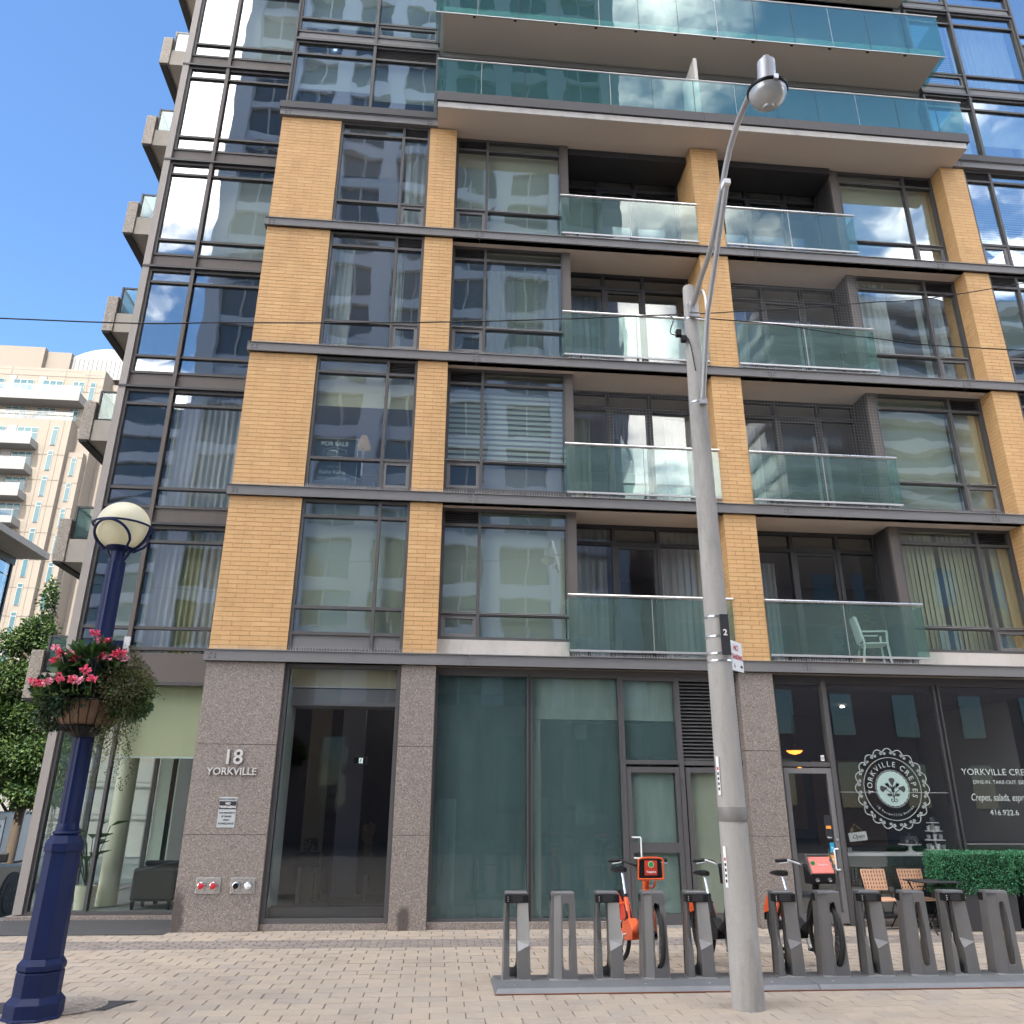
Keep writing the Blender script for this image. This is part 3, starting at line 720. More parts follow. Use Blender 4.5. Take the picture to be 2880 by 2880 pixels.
upper([-.24, 1.38, 2.70], ['g', 'l'], [[(-.2, 1.33, 1.2), (1.42, 2.66, 1.0)], [(-.2, 1.33, .4), (1.42, 2.66, .3)], []])
upper([13.6, 14.68, 16.25], ['l', 'g'], [[(13.7, 14.6, .1), (14.72, 16.2, 1.1)], [(14.72, 16.2, 'c'), (13.65, 14.6, 'v')], [(14.72, 16.2, .6)]])
MB().box(-.30, -.265, .42, 1.38, 14.36, 22.4).build('return_wall', 'frame', bld)
MB().box(16.28, 16.32, .42, 1.38, 14.36, 22.4).build('return_wall', 'frame', bld)
for z in (17.01, 19.66, 22.3): MB().box(-.25, 16.27, .57, 1.54, z - .3, z - .06).build('floor_slab', 'room', bld)
MB().box(-.25, 16.27, .16, 1.54, 14.2, 14.35).build('terrace_slab', 'soffit', bld)
# capping of the fifth beam
for a, b in ((-.285, 2.77), (13.56, 16.77)): MB().box(a, b, -.015, .47, 14.362, 14.52).build('parapet_cap', 'beam_cap', bld)
# first long balcony
fb = MB().box(2.79, 13.53, -.43, .158, 14.2, 14.352).build('balcony_slab', 'soffit', bld)
MB().box(2.79, 13.53, -.445, -.4315, 14.205, 14.34).build('slab_edge', 'fascia', fb)
xx = [2.775, 4.1, 6.2, 8.05, 9.75, 11.7, 13.6]
for a, b in zip(xx[:-1], xx[1:]): MB().box(a + .002, b - .002, -.475, -.33, 14.36, 14.575).build('parapet_cap', 'beam_cap', fb)
MB().box(2.79, 13.53, -.44, -.36, 14.353, 14.36).build('drip_gap', 'gasket', fb)
MB().box(2.9, 13.4, .50, .56, 14.36, 16.55).build('balcony_back_wall', 'frame_dark', fb)
def long_rail(zb_, zt_, y, x0, x1, st, mat, hand, par):
    x = x0; k = 0
    while x < x1 - .1:
        b = min(x + st, x1); dy = random.gauss(0, .0015)
        MB().box(x + .005, b - .005, y + dy, y + .012 + dy, zb_, zt_).build('balustrade_pane', mat, par); x = b
        if x < x1 - .1: MB().box(x - .0035, x + .0035, y + .002, y + .014, zb_, zt_).build('joint_seal', 'gasket' if k % 3 else 'alu', par)
        k += 1
    if hand: MB().tube([(x0 - .02, y + .006, zt_ + .02), (x1 + .02, y + .006, zt_ + .02)], .02, 8).build('handrail', 'alu', par, smooth=True)
    for xe in (x0, x1): MB().box(xe - .006, xe + .006, y + .02, .44, zb_, zt_).build('balustrade_pane', mat, par)
    MB().box(x0, x1, y - .006, y + .02, zb_ - .02, zb_ - .001).build('bottom_rail', 'alu', par)
long_rail(14.60, 15.44, -.43, 2.76, 13.62, .857, 'glass_rail_up', True, fb)
MB().box(8.03, 8.1, -.25, .48, 14.6, 16.3).build('privacy_screen', 'concrete_pale', fb)
# second and third long balcony
for z, gz in ((16.85, 18.0), (19.5, 20.6)):
    sb = MB().box(2.81, 13.55, -.335, .56, z, z + .19).build('balcony_slab', 'soffit', bld)
    long_rail(z - .02, gz, -.37, 2.66, 13.62, .845, 'glass_rail_up', True, sb)
    MB().box(2.9, 13.4, .57, .60, z + .2, z + 2.64).build('balcony_back_wall', 'frame_dark', sb)
    x = 3.44
    while x < 13.4: MB().box(x - .03, x + .03, -.352, -.30, z - .03, z - .0).build('clip', 'black', sb); x += .845
    b = MB(); b.obox((13.2, -.1, gz - .9), (13.2, .44, gz - .05), .05, .03).obox((13.45, -.3, gz - .95), (13.45, .44, gz - .95), .03, .05); b.build('brace', 'alu', sb)

# concrete balconies on the left flank
for k in range(8):
    zk = ZL[0] + H * k
    b = MB().box(-4.49, -4.25, 3.63, 6.6, zk - .36, zk + .54).build('flank_balcony', 'aggregate', bld, bev=.015)
    MB().box(-4.245, -2.845, 3.68, 6.6, zk - .36, zk - .18).build('slab', 'concrete', b)
    MB().box(-4.245, -2.845, 3.66, 3.8, zk - .358, zk + .12).build('upstand', 'concrete', b)
    MB().box(-4.47, -4.3, 3.66, 6.5, zk - .395, zk - .361).build('drip_edge', 'gasket', b)
    MB().box(-4.24, -2.85, 3.72, 3.73, zk + .18, zk + .80).build('balustrade_pane', 'glass_rail', b)
    MB().box(-4.238, -4.226, 3.74, 6.5, zk + .18, zk + .80).build('balustrade_pane', 'glass_rail', b)
    fr = MB().box(-4.25, -4.21, 3.70, 3.74, zk - .1, zk + .84).box(-4.25, -2.85, 3.71, 3.75, zk + .80, zk + .84).box(-4.25, -4.21, 3.75, 6.5, zk + .80, zk + .84); fr.build('railing_frame', 'frame_dark', b)
# ------------------------------------------------------------------ ground floor
GRAN = [(0.0, 1.204), (1.210, 2.412), (2.418, 3.6)]
for a, b in PIERS:
    c = MB().box(a + .012, b - .012, GY + .02, 1.35, 0, 3.606).build('granite_pier', 'gasket', bld)
    for z0, z1 in GRAN: MB().box(a, b, GY, GY + .8, z0, z1).build('granite_panel', 'granite', c, bev=.003)
for x0, x1 in ((.917, 2.65), (3.175, 6.05), (9.4, 13.25)): MB().box(x0, x1, .13, .42, 0, .086).build('plinth', 'granite', bld, bev=.004)
for x0, x1 in ((-2.92, -2.2), (-2.196, -1.3), (-1.296, -.23)): MB().box(x0, x1, 1.26, 1.6, -.12, .055).build('plinth', 'granite', bld, bev=.004)
# wing at street level
gw = window(1.4, [-2.68, -1.85, -.26], [[], []], .06, 3.45, [['g'], ['g']], 'glass_shop', 'frame', .045, 'shop_window')
MB().box(-2.84, -.225, 1.36, 1.5, 3.452, 3.925).build('spandrel_panel', 'spandrel', gw)
sheet(gw, -1.82, -.3, 1.62, 2.31, 3.44, 'blind_cream'); MB().box(-1.82, -.3, 1.615, 1.635, 2.285, 2.309).build('blind_bar', 'white', gw)
sheet(gw, -2.66, -1.88, 1.9, 2.7, 3.44, 'blind_cream')
MB().lathe([(.16, 0.05), (.16, 3.4)], 20, (-2.0, 2.6, 0)).build('column', 'cream', bld, smooth=True)
MB().box(-1.55, -1.0, 3.9, 4.2, .05, 3.4).build('lobby_pilaster', 'room', bld)
for x in (-1.3, -.9): MB().box(x - .03, x + .03, 2.8, 2.88, .05, 3.4).build('lobby_mullion', 'black', bld)
sheet(gw, -1.0, -.35, 3.4, .05, 3.4, 'curtain', 'lobby_screen')
# lobby window
lw_ = window(.17, [.95, 2.615], [[]], .088, 3.6, [['g']], 'glass_dark', 'frame', .06, 'shop_window')
sheet(lw_, .98, 2.59, .40, 3.3, 3.58, 'blind_cream'); MB().box(.98, 2.59, .395, .41, 3.285, 3.299).build('blind_bar', 'white', lw_)
MB().box(.98, 1.0, .25, .9, .09, 3.58).build('reveal', 'blind_pale', lw_)
MB().box(.98, 2.6, .42, .95, 3.02, 3.27).build('bulkhead', 'room', lw_)
MB().box(.98, 2.6, .25, .5, .088, .27).build('inner_sill', 'frame_dark', lw_)
MB().box(.85, 1.22, 3.6, 3.75, .03, 3.58).build('lobby_wall', 'blind_cream', bld)
MB().box(1.42, 1.85, 3.8, 3.9, .03, 3.58).build('lobby_wall', 'opposite_wall', bld)
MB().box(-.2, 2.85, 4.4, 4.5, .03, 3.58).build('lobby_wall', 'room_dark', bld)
# frosted shop windows
for a, b, mid in ((3.195, 4.60, 0), (4.635, 6.02, 1)):
    q = window(.25, [a, b], [[]], .088, 3.52, [['g']], 'glass_shop', 'frame', .035, 'shop_window')
    MB().box(a + .02, b - .02, .33, .335, .1, 3.5).build('frosted_film', 'teal_film', q)
    if mid:
        MB().box(a + .02, b - .02, .322, .326, 2.86, 3.5).build('film_band', 'pale_film', q); MB().box(a + .02, a + .16, .322, .326, .1, 2.855).build('film_band', 'pale_film', q)
    if mid: MB().box(a + .19, a + .27, .336, .340, 1.25, 1.72).build('notice', 'sign_grey', q)
MB().box(4.66, 6.9, .345, .9, 2.86, 3.5).build('shop_bulkhead', 'white', bld)
MB().box(4.66, 4.82, .345, .9, .04, 2.855).build('shop_column', 'white', bld)
MB().box(3.3, 3.55, .5, .9, .04, 1.7).build('shop_partition', 'white', bld)
MB().box(3.2, 7.85, 2.6, 2.7, .03, 3.5).build('shop_back_wall', 'room', bld)
for x in (3.9, 5.2, 5.6): MB().box(x, x + .3, .9, 1.3, .03, .75).build('stored_crate', 'room', bld)
MB().box(5.35, 5.65, .52, .56, 1.35, 1.65).build('stored_frame', 'sign_grey', bld)
MB().box(4.603, 4.632, .2, .3, .088, 3.52).build('window_post', 'gasket', bld)
MB().box(3.175, 7.9, .2, .34, 3.522, 3.6).build('header', 'frame', bld)
MB().box(8.46, 13.25, .24, .38, 3.5, 3.6).build('header', 'frame_dark', bld)
def door(x0, x1, y, z1, mat, g, midrail=None, name='door'):
    d = MB().box(x0, x0 + .07, y - .03, y + .03, .03, z1).box(x1 - .07, x1, y - .03, y + .03, .03, z1).box(x0 + .07, x1 - .07, y - .03, y + .03, z1 - .08, z1).box(x0 + .07, x1 - .07, y - .03, y + .03, .03, .17)
    if midrail: d.box(x0 + .07, x1 - .07, y - .03, y + .03, midrail - .07, midrail + .07)
    d = d.build(name, mat, bld)
    zs = [.17, z1 - .08] if not midrail else [.17, midrail - .07, midrail + .07, z1 - .08]
    for i in range(0, len(zs), 2): pane(d, x0 + .07, x1 - .07, y, zs[i], zs[i + 1], g)
    return d
# service door under its transom light
tr = window(.25, [6.055, 6.925], [[]], 2.21, 3.52, [['g']], 'glass_shop', 'frame', .06, 'transom_window')
MB().box(6.08, 6.9, .32, .325, 2.25, 2.855).build('frosted_film', 'teal_film', tr); MB().box(6.08, 6.9, .32, .325, 2.86, 3.5).build('film_band', 'pale_film', tr)
d1 = door(6.085, 6.905, .24, 2.17, 'frame', 'glass_shop', 1.045)
MB().box(6.16, 6.83, .30, .305, .17, 2.09).build('frosted_film', 'pale_film', d1)
MB().tube([(6.13, .20, 1.185), (6.13, .16, 1.185), (6.24, .15, 1.185), (6.245, .15, 1.17), (6.245, .15, .92), (6.23, .15, .905), (6.15, .16, .905), (6.15, .2, .905)], .011, 8).build('handle', 'white', d1, smooth=True)
for z in (1.9, .35): MB().tube([(6.915, .2, z), (6.915, .2, z + .1)], .012, 8).build('hinge', 'frame_dark', d1)
MB().box(6.03, 6.08, .2, .3, .0, 2.2).box(6.91, 6.98, .2, .3, 0, 3.52).box(6.03, 6.08, .2, .3, 2.2, 3.52).build('door_frame', 'frame', bld)
MB().box(6.08, 6.91, .19, .3, .0, .028).build('threshold', 'alu', bld)
lv = MB().box(6.985, 7.9, .2, .3, 2.2, 2.27).box(6.985, 7.9, .2, .3, 3.46, 3.52).build('louver_frame', 'frame', bld)
MB().box(6.985, 7.9, .30, .31, 2.27, 3.46).build('louver_back', 'black', lv)
for k in range(22):
    z = 2.28 + k * .0535
    MB().add([(6.985, .21, z), (7.9, .21, z), (7.9, .285, z + .032), (6.985, .285, z + .032), (6.985, .21, z + .012), (7.9, .21, z + .012), (7.9, .285, z + .044), (6.985, .285, z + .044)],
             [(3, 2, 1, 0), (4, 5, 6, 7), (0, 1, 5, 4), (2, 3, 7, 6), (0, 4, 7, 3), (1, 2, 6, 5)]).build('slat', 'frame', lv)
d2 = door(7.0, 7.86, .24, 2.17, 'frame', 'glass_shop', None)
MB().box(7.07, 7.79, .31, .315, .17, 2.09).build('door_screen', 'door_screen', d2)
# cafe front
MB().box(9.315, 9.385, .22, .36, 0, 3.5).box(8.46, 8.55, .24, .36, 0, 3.5).box(8.55, 9.315, .24, .36, 2.2, 2.27).build('door_frame', 'frame', bld)
ct = MB().box(8.55, 9.315, .25, .35, 3.45, 3.5).build('transom_window', 'frame_dark', bld); pane(ct, 8.55, 9.315, .3, 2.27, 3.45, 'glass_cafe')
d3 = door(8.555, 9.31, .27, 2.18, 'beam', 'glass_cafe', None)
MB().tube([(9.265, .24, 1.03), (9.19, .19, 1.03), (9.18, .19, 1.01), (9.18, .19, .76), (9.19, .19, .745), (9.265, .24, .745)], .012, 8).build('handle', 'white', d3, smooth=True)
MB().lathe([(.018, 0), (.018, .012)], 12, (9.275, .228, 1.16), axis='y').build('lock', 'alu', d3)
cw = window(.3, [9.40, 11.225], [[]], .10, 3.5, [['g']], 'glass_cafe', 'frame_dark', .03, 'cafe_window')
MB().box(11.235, 11.285, .26, .36, .1, 3.5).build('window_post', 'black', bld)
cw2 = window(.3, [11.30, 13.22], [[]], .10, 3.5, [['g']], 'glass_cafe', 'frame_dark', .03, 'cafe_window')
for q, a, b, z in ((cw, 9.42, 11.2, 1.835), (cw2, 11.32, 13.2, 1.10)): MB().box(a, b, .294, .3, z - .004, z + .004).build('film_edge', 'alu', q)
MB().box(9.42, 11.2, .325, .33, .12, .925).build('dark_film', 'dark_film', cw); MB().box(11.32, 13.2, .325, .33, .12, .925).build('dark_film', 'dark_film', cw2)
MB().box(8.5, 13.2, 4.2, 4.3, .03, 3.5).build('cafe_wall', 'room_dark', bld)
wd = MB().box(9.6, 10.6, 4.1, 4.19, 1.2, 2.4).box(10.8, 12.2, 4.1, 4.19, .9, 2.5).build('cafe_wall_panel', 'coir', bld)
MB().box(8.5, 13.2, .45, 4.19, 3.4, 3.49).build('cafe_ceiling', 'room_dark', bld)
# building number lettering
text('lettering', '18', .285, (.33, GY - .018, 2.147), 'letter_metal', bld, .012, bold=.004)
text('lettering', 'YORKVILLE', .138, (.335, GY - .016, 1.999), 'letter_metal', bld, .010, bold=.002)
# lettering on the cafe glass
CXL, CZL, LY = 10.294, 1.89, .288
em = MB()
for k in range(20):                                   # scalloped border with paired curls
    a0 = 2 * math.pi * k / 20; pts = []
    for i in range(9):
        t = i / 8; a = a0 + (t - .5) * 2 * math.pi / 20; r_ = .545 + .055 * math.sin(math.pi * t); pts.append((CXL + r_ * math.cos(a), CZL + r_ * math.sin(a)))
    em.strip(pts, .011, LY, LY + .002)
    for sgn in (-1, 1):
        ac = a0 + sgn * .062 * 1.3; cx_, cz_ = CXL + .528 * math.cos(a0 + sgn * .098), CZL + .528 * math.sin(a0 + sgn * .098)
        em.strip([(cx_ + (.024 - .0016 * j) * math.cos(a0 + 1.2 + sgn * j * .62), cz_ + (.024 - .0016 * j) * math.sin(a0 + 1.2 + sgn * j * .62)) for j in range(14)], .009, LY, LY + .002)
em.strip([(CXL + .46 * math.cos(2 * math.pi * k / 72), CZL + .46 * math.sin(2 * math.pi * k / 72)) for k in range(72)], .007, LY, LY + .002, closed=True)
em.build('emblem_border', 'vinyl', cw)
MB().disc((CXL, CZL), .25, .25, LY, LY + .002, 96, .04, 24).build('emblem_badge', 'badge', cw)
em = MB().strip([(CXL + .268 * (1 + .03 * abs(math.cos(12 * k * math.pi / 72 * 2))) * math.cos(2 * math.pi * k / 144 * 2), CZL + .268 * (1 + .03 * abs(math.cos(12 * k * math.pi / 72 * 2))) * math.sin(2 * math.pi * k / 144 * 2)) for k in range(72)], .005, LY, LY + .002, closed=True)
em.build('emblem_ring', 'vinyl', cw)
fl = MB()
def petal(x, z, ang, l, wd_):
    pts = []
    for i in range(13):
        t = i / 12; pts.append((t * l, wd_ * math.sin(math.pi * t) ** .8))
    pts += [(p[0], -p[1]) for p in reversed(pts[1:-1])]; c, s_ = math.cos(ang), math.sin(ang)
    fl.prism([(CXL + x + p[0] * c - p[1] * s_, CZL + z + p[0] * s_ + p[1] * c) for p in pts], LY - .003, LY - .0005)
for a, l in ((90, .0),): pass
for x, z, a, l, wd_ in ((-.03, -.06, 55, .13, .018), (.03, -.06, 125, .13, .018), (-.05, .02, 140, .09, .016), (.05, .02, 40, .09, .016), (-.045, .05, 165, .08, .014), (.045, .05, 15, .08, .014), (-.02, -.10, 170, .09, .022), (.02, -.10, 10, .09, .022), (-.05, 0, 110, .1, .014), (.05, 0, 70, .1, .014)):
    petal(x, z, R(a), l, wd_)
for cx_, cz_, a in ((0, .105, 90), (-.15, .0, 190), (.15, .0, -10)):
    pts = [(CXL + cx_ + .055 * math.cos(R(a - 65 + 130 * i / 10)), CZL + cz_ + .055 * math.sin(R(a - 65 + 130 * i / 10))) for i in range(11)] + [(CXL + cx_ - .07 * math.cos(R(a)), CZL + cz_ - .07 * math.sin(R(a)))]
    fl.prism(pts, LY - .003, LY - .0005)
for pts in ([(0, .04), (0, -.06), (.005, -.15)], [(-.11, -.01), (-.05, -.05), (0, -.13)], [(.11, -.01), (.05, -.05), (0, -.13)]): fl.strip([(CXL + p[0], CZL + p[1]) for p in pts], .012, LY - .003, LY - .0005)
for sg in (-1, 1): fl.strip([(CXL + sg * (.03 + (.034 - .0022 * j) * math.cos(j * .55 + 2.6)), CZL - .165 + (.034 - .0022 * j) * math.sin(j * .55 + 2.6)) for j in range(12)], .011, LY - .003, LY - .0005)
fl.build('emblem_flower', 'frame_dark', cw)
wdts = {'I': .55, ' ': .55, 'L': .85, 'E': .9, 'S': .9}
def arc_text(s_, rad, a_mid, size, sgn, mat, step):
    tot = sum(wdts.get(ch, 1) for ch in s_) * step; a = a_mid + sgn * tot / 2
    for ch in s_:
        w_ = wdts.get(ch, 1) * step; a -= sgn * w_ / 2
        if ch != ' ': text('letter', ch, size, (CXL + rad * math.cos(a), LY + .001, CZL + rad * math.sin(a)), mat, cw, .001, rot=a - math.pi / 2 if sgn > 0 else a + math.pi / 2)
        a -= sgn * w_ / 2
arc_text('YORKVILLE CREPES', .325, R(86), .115, 1, 'vinyl', R(15.2))
arc_text('18 Yorkville Avenue', .40, R(270), .052, -1, 'vinyl', R(5.6))
text('lettering', 'YORKVILLE CREPES', .138, (11.47, LY, 2.104), 'vinyl', cw2, .001, 'LEFT', sx=1.08)
text('lettering', 'DINE-IN. TAKE-OUT. DELIVERY', .08, (11.63, LY, 1.972), 'vinyl', cw2, .001, 'LEFT')
text('lettering', 'Crepes, salads, espresso', .15, (11.545, LY, 1.725), 'vinyl', cw2, .001, 'LEFT', shear=.3, sx=.72)
text('lettering', '416.922.6', .115, (11.82, LY, 1.513), 'vinyl', cw2, .001, 'LEFT', sx=1.05)

# ------------------------------------------------------------------ things on and in the building
nt_ = thing('no_trespassing_sign', 'grey no trespassing notice screwed to the granite pier under the building number', 'sign', (.336, GY, 1.5))
MB().box(-.122, .122, -.008, -.001, -.2, .2).build('sign_plate', 'sign_grey', nt_, bev=.006)
MB().box(-.118, .118, -.0105, -.0082, .04, .145).build('black_band', 'ink', nt_)
text('lettering', 'PRIVATE PROPERTY', .031, (0, -.009, .16), 'ink', nt_, .0006, sx=.88, bold=.0007)
text('lettering', 'NO', .042, (0, -.0115, .102), 'sign_white', nt_, .0006, bold=.001)
text('lettering', 'TRESPASSING', .042, (0, -.0115, .056), 'sign_white', nt_, .0006, sx=.9, bold=.001)
for i, s_ in enumerate(('THIS PROPERTY', 'IS UNDER', 'VIDEO', 'SURVEILLANCE')): text('lettering', s_, .034, (0, -.009, -.02 - .046 * i), 'ink', nt_, .0006, sx=.92, bold=.0008)
for x0, caps, lb in ((.205, ('red', 'red'), 'steel fire hose inlet plate with two red caps, low on the granite pier'), (.665, ('black', 'white'), 'steel fire hose inlet plate with one black and one pale cap, on the granite pier')):
    t = thing('fire_hose_inlet', lb, 'hose inlet', (x0, GY, .565), group='hose inlets on the granite pier')
    MB().box(-.165, .165, -.012, -.001, -.1, .1).build('plate', 'steel', t, bev=.004)
    for x, c in zip((-.085, .075), caps):
        q = MB().lathe([(.05, 0), (.05, -.03), (.042, -.035)], 20, (x, -.012, 0), axis='y').build('coupling', 'steel', t, smooth=True)
        MB().lathe([(.036, -.034), (.036, -.06), (.012, -.062), (.012, -.07)], 16, (x, -.012, 0), axis='y').build('cap', c, q, smooth=True)
        if c != 'black':
            for a in range(3): MB().box(x + .038 * math.cos(a * 2.1) - .009, x + .038 * math.cos(a * 2.1) + .009, -.07, -.048, .038 * math.sin(a * 2.1) - .009, .038 * math.sin(a * 2.1) + .009).build('lug', c, q)
# for-sale sign hung inside the window of the second brick storey
fs = thing('for_sale_sign', 'clear for sale board with white lettering standing inside the lower left window', 'sign', (1.36, .21, 6.6))
b = MB(); X0, X1, ZT = -.36, .36, .80
for p, q in (((X0, 0), (X0, ZT)), ((X0, ZT), (X1, ZT)), ((X1, ZT), (X1, 0))): b.obox((p[0], 0, p[1]), (q[0], 0, q[1]), .008, .008, (0, 1, 0))
b.build('sign_frame', 'vinyl', fs); MB().box(X0, X1, .004, .007, .0, ZT).build('sign_panel', 'glass_clear', fs)
text('lettering', 'FOR SALE', .105, (-.03, -.003, .665), 'vinyl', fs, .001, bold=.003)
MB().strip([(-.2, .40), (-.2, .59), (-.03, .635), (.17, .585), (.17, .40)], .007, -.003, 0).build('house_outline', 'vinyl', fs)
MB().prism([(-.15, .565), (.06, .555), (-.04, .60)], -.003, 0).build('roof_mark', 'vinyl', fs)
text('lettering', 'RIGHT', .075, (-.045, -.003, .49), 'vinyl', fs, .001); text('lettering', 'AT', .03, (.10, -.003, .50), 'vinyl', fs, .001)
text('lettering', 'HOME', .085, (-.01, -.003, .415), 'vinyl', fs, .001, bold=.004)
text('lettering', '416-391-3232', .04, (-.02, -.003, .27), 'vinyl', fs, .001)
text('lettering', 'Kathy Kalina', .085, (-.03, -.003, .155), 'vinyl', fs, .001, bold=.002)
text('lettering', '416-702-7653 (SOLD)', .058, (-.01, -.003, .06), 'vinyl', fs, .001)
tl = thing('table_lamp', 'lit table lamp with pleated shade behind the for sale board', 'lamp', (1.72, 1.0, 6.43))
MB().lathe([(.09, 0), (.09, .02), (.02, .05), (.02, .62)], 12).build('lamp_base', 'steel', tl, smooth=True)
MB().lathe([(.13, .62), (.055, .86)], 20).build('lamp_shade', 'lamp_glow', tl, smooth=True)
st_ = thing('side_table', 'small dark side table carrying the lamp behind the for sale board', 'table', (1.72, 1.0, 6.43))
tl.location.z = 6.98
MB().box(-.25, .25, -.2, .2, .51, .55).build('table_top', 'frame_dark', st_)
for x in (-.22, .22):
    for y in (-.17, .17): MB().box(x - .02, x + .02, y - .02, y + .02, 0, .509).build('leg', 'frame_dark', st_)
# ceiling spots seen as bright dots through the glass
for i, (x, y, z) in enumerate(((1.25, 2.2, 6.2), (1.3, 2.9, 6.2), (1.6, 2.6, 6.2), (1.35, 3.6, 6.2), (4.5, 2.4, 8.85), (4.62, 2.4, 8.85), (-1.1, 3.4, 8.3), (10.75, 2.4, 3.38), (2.2, 4.0, 3.4))):
    t = MB().lathe([(.035, -.02), (.035, 0)], 12, (0, 0, 0)).build('ceiling_spotlight', 'spot_glow', None, loc=(x, y, z))
    tag(t, ['nearest small ceiling spotlight lit behind the lowest left window', 'second small ceiling spotlight lit behind the lowest left window', 'rightmost small ceiling spotlight lit behind the lowest left window', 'deepest small ceiling spotlight lit behind the lowest left window', 'left of two small ceiling spotlights lit behind the striped blind', 'right of two small ceiling spotlights lit behind the striped blind', 'small ceiling spotlight lit in the set back glass wing', 'small ceiling spotlight lit inside the cafe', 'small ceiling spotlight lit inside the lobby'][i], 'spotlight', 'ceiling spotlights behind the glass')
# white plastic chair and plant on the lower right balcony
pc = thing('balcony_chair', 'pale plastic armchair behind the glass of the lowest right balcony', 'chair', (10.45, .5, 3.79), R(75))
b = MB()
for x, y in ((-.2, -.2), (.2, -.2)): b.tube([(x, y, 0), (x * .92, y * .9, .36), (x * .98, y * .95, .56)], .018, 8)
for x in (-.2, .2): b.tube([(x, .24, 0), (x * .9, .17, .38), (x * .85, .26, .82)], .018, 8)
b.build('leg_frame', 'white', pc, smooth=True)
MB().box(-.21, .21, -.2, .2, .36, .385).build('seat', 'white', pc, bev=.01)
b = MB()
for x in (-.2, .2): b.obox((x, -.2, .565), (x * .95, .2, .575), .05, .02)
b.build('armrest', 'white', pc, bev=.006)
MB().add([(-.17, .2, .42), (.17, .2, .42), (.16, .27, .84), (-.16, .27, .84), (-.17, .215, .42), (.17, .215, .42), (.16, .285, .84), (-.16, .285, .84)], [(3, 2, 1, 0), (4, 5, 6, 7), (0, 1, 5, 4), (2, 3, 7, 6), (1, 2, 6, 5), (0, 4, 7, 3)]).build('backrest', 'white', pc)
bp = thing('balcony_plant', 'leafy potted plant behind the glass of the lowest right balcony', 'plant', (10.35, .72, 3.79))
MB().lathe([(.09, 0), (.13, .22), (.12, .22)], 14).build('pot', 'coir', bp, smooth=True)
b = MB()
for _ in range(260):
    a = random.uniform(0, 6.28); r_ = abs(random.gauss(0, .16)); z = random.uniform(.25, 1.02)
    b.leaf((r_ * math.cos(a), .4 * r_ * math.sin(a), z), (math.cos(a), math.sin(a), random.uniform(-.2, 1)), .09, .03)
b.build('leaves', 'foliage', bp)
# lobby furniture seen through the left glass and the lobby window
ac = thing('armchair', 'dark upholstered armchair inside the left corner lobby', 'armchair', (-1.15, 2.35, .04))
MB().box(-.33, .33, -.28, .3, .12, .6).build('body', 'black_matt', ac, bev=.04); MB().box(-.33, .33, .2, .32, .6, .68).build('backrest', 'black_matt', ac, bev=.03)
for x in (-.28, .28):
    for y in (-.24, .26): MB().frust((x - .015, x + .015, y - .015, y + .015), (x - .03, x + .03, y - .03, y + .03), 0, .12).build('leg', 'black', ac)
pp = thing('potted_palm', 'tall broad leaved plant in a cream pot behind the corner glass', 'plant', (-2.22, 2.25, .04))
MB().lathe([(.13, 0), (.16, .34), (.14, .34), (.14, .3)], 20).build('pot', 'cream', pp, smooth=True)
b = MB()
for k in range(16):
    a = random.uniform(0, 6.28); hgt = random.uniform(.55, 1.25); ln = random.uniform(.08, .3)
    tip = Vector((ln * math.cos(a), ln * math.sin(a), hgt)); b.tube([(0, 0, .3), tip * .6 + Vector((0, 0, .15)), tip], .008, 5)
    for j in range(1): b.leaf(tip, (math.cos(a), math.sin(a), .25), random.uniform(.28, .42), random.uniform(.13, .2), (0, 0, 1))
b.build('leaves', 'foliage', pp)
cn = thing('console_table', 'dark console table on pale legs inside the lobby window', 'table', (1.1, 3.0, .03))
MB().box(-.2, .2, -.15, .15, .57, .8).build('drawer_box', 'black_matt', cn)
for x in (-.13, .06): MB().box(x - .035, x + .035, -.03, .03, 0, .57).build('leg', 'cream', cn)
fp = thing('dry_plant', 'small dry plant standing on the lobby console table', 'plant', (1.12, 3.0, .83))
b = MB()
for _ in range(120):
    a = random.uniform(0, 6.28); b.leaf((.1 * math.cos(a) * random.random(), .1 * math.sin(a) * random.random(), random.uniform(0, .2)), (math.cos(a), math.sin(a), 1), .06, .02)
b.build('leaves', 'foliage_brown', fp)
pv = thing('pampas_vase', 'tall pampas grass plumes in a slim vase inside the lobby window', 'vase', (2.14, 2.6, .1))
MB().lathe([(.03, 0), (.045, .15), (.035, .4)], 14).build('vase', 'sign_grey', pv, smooth=True)
b = MB()
for k in range(5):
    a = random.uniform(0, 6.28); tip = Vector((.09 * math.cos(a), .05 * math.sin(a), random.uniform(1.0, 1.22)))
    for _ in range(110):
        t = random.uniform(.35, 1); q = Vector((0, 0, .35)).lerp(tip, t); b.leaf(q, (random.gauss(0, .5), random.gauss(0, .5), 1), .1, .016)
b.build('plumes', 'straw', pv)
mt_ = thing('metal_stand', 'thin brass wire stand inside the lobby window', 'stand', (1.5, 1.8, .03))
b = MB()
for x in (-.12, .12): b.tube([(x, 0, 0), (x, 0, .55)], .006, 6)
b.tube([(-.12, 0, .14), (.12, 0, .14)], .006, 6).tube([(-.12, 0, .12), (.12, 0, .12)], .004, 6).tube([(0, 0, 0), (0, 0, .3)], .004, 6); b.build('wire_frame', 'straw', mt_)
ex = thing('exit_sign', 'small lit running figure exit sign hanging in the lobby', 'sign', (1.86, 3.0, 2.28))
MB().box(-.12, .12, 0, .03, 0, .13).build('case', 'sign_grey', ex); MB().box(-.1, .1, -.004, -.001, .015, .115).build('face', 'ink', ex)
MB().box(-.02, .05, -.008, -.005, .02, .11).build('lit_door', 'exit_glow', ex)
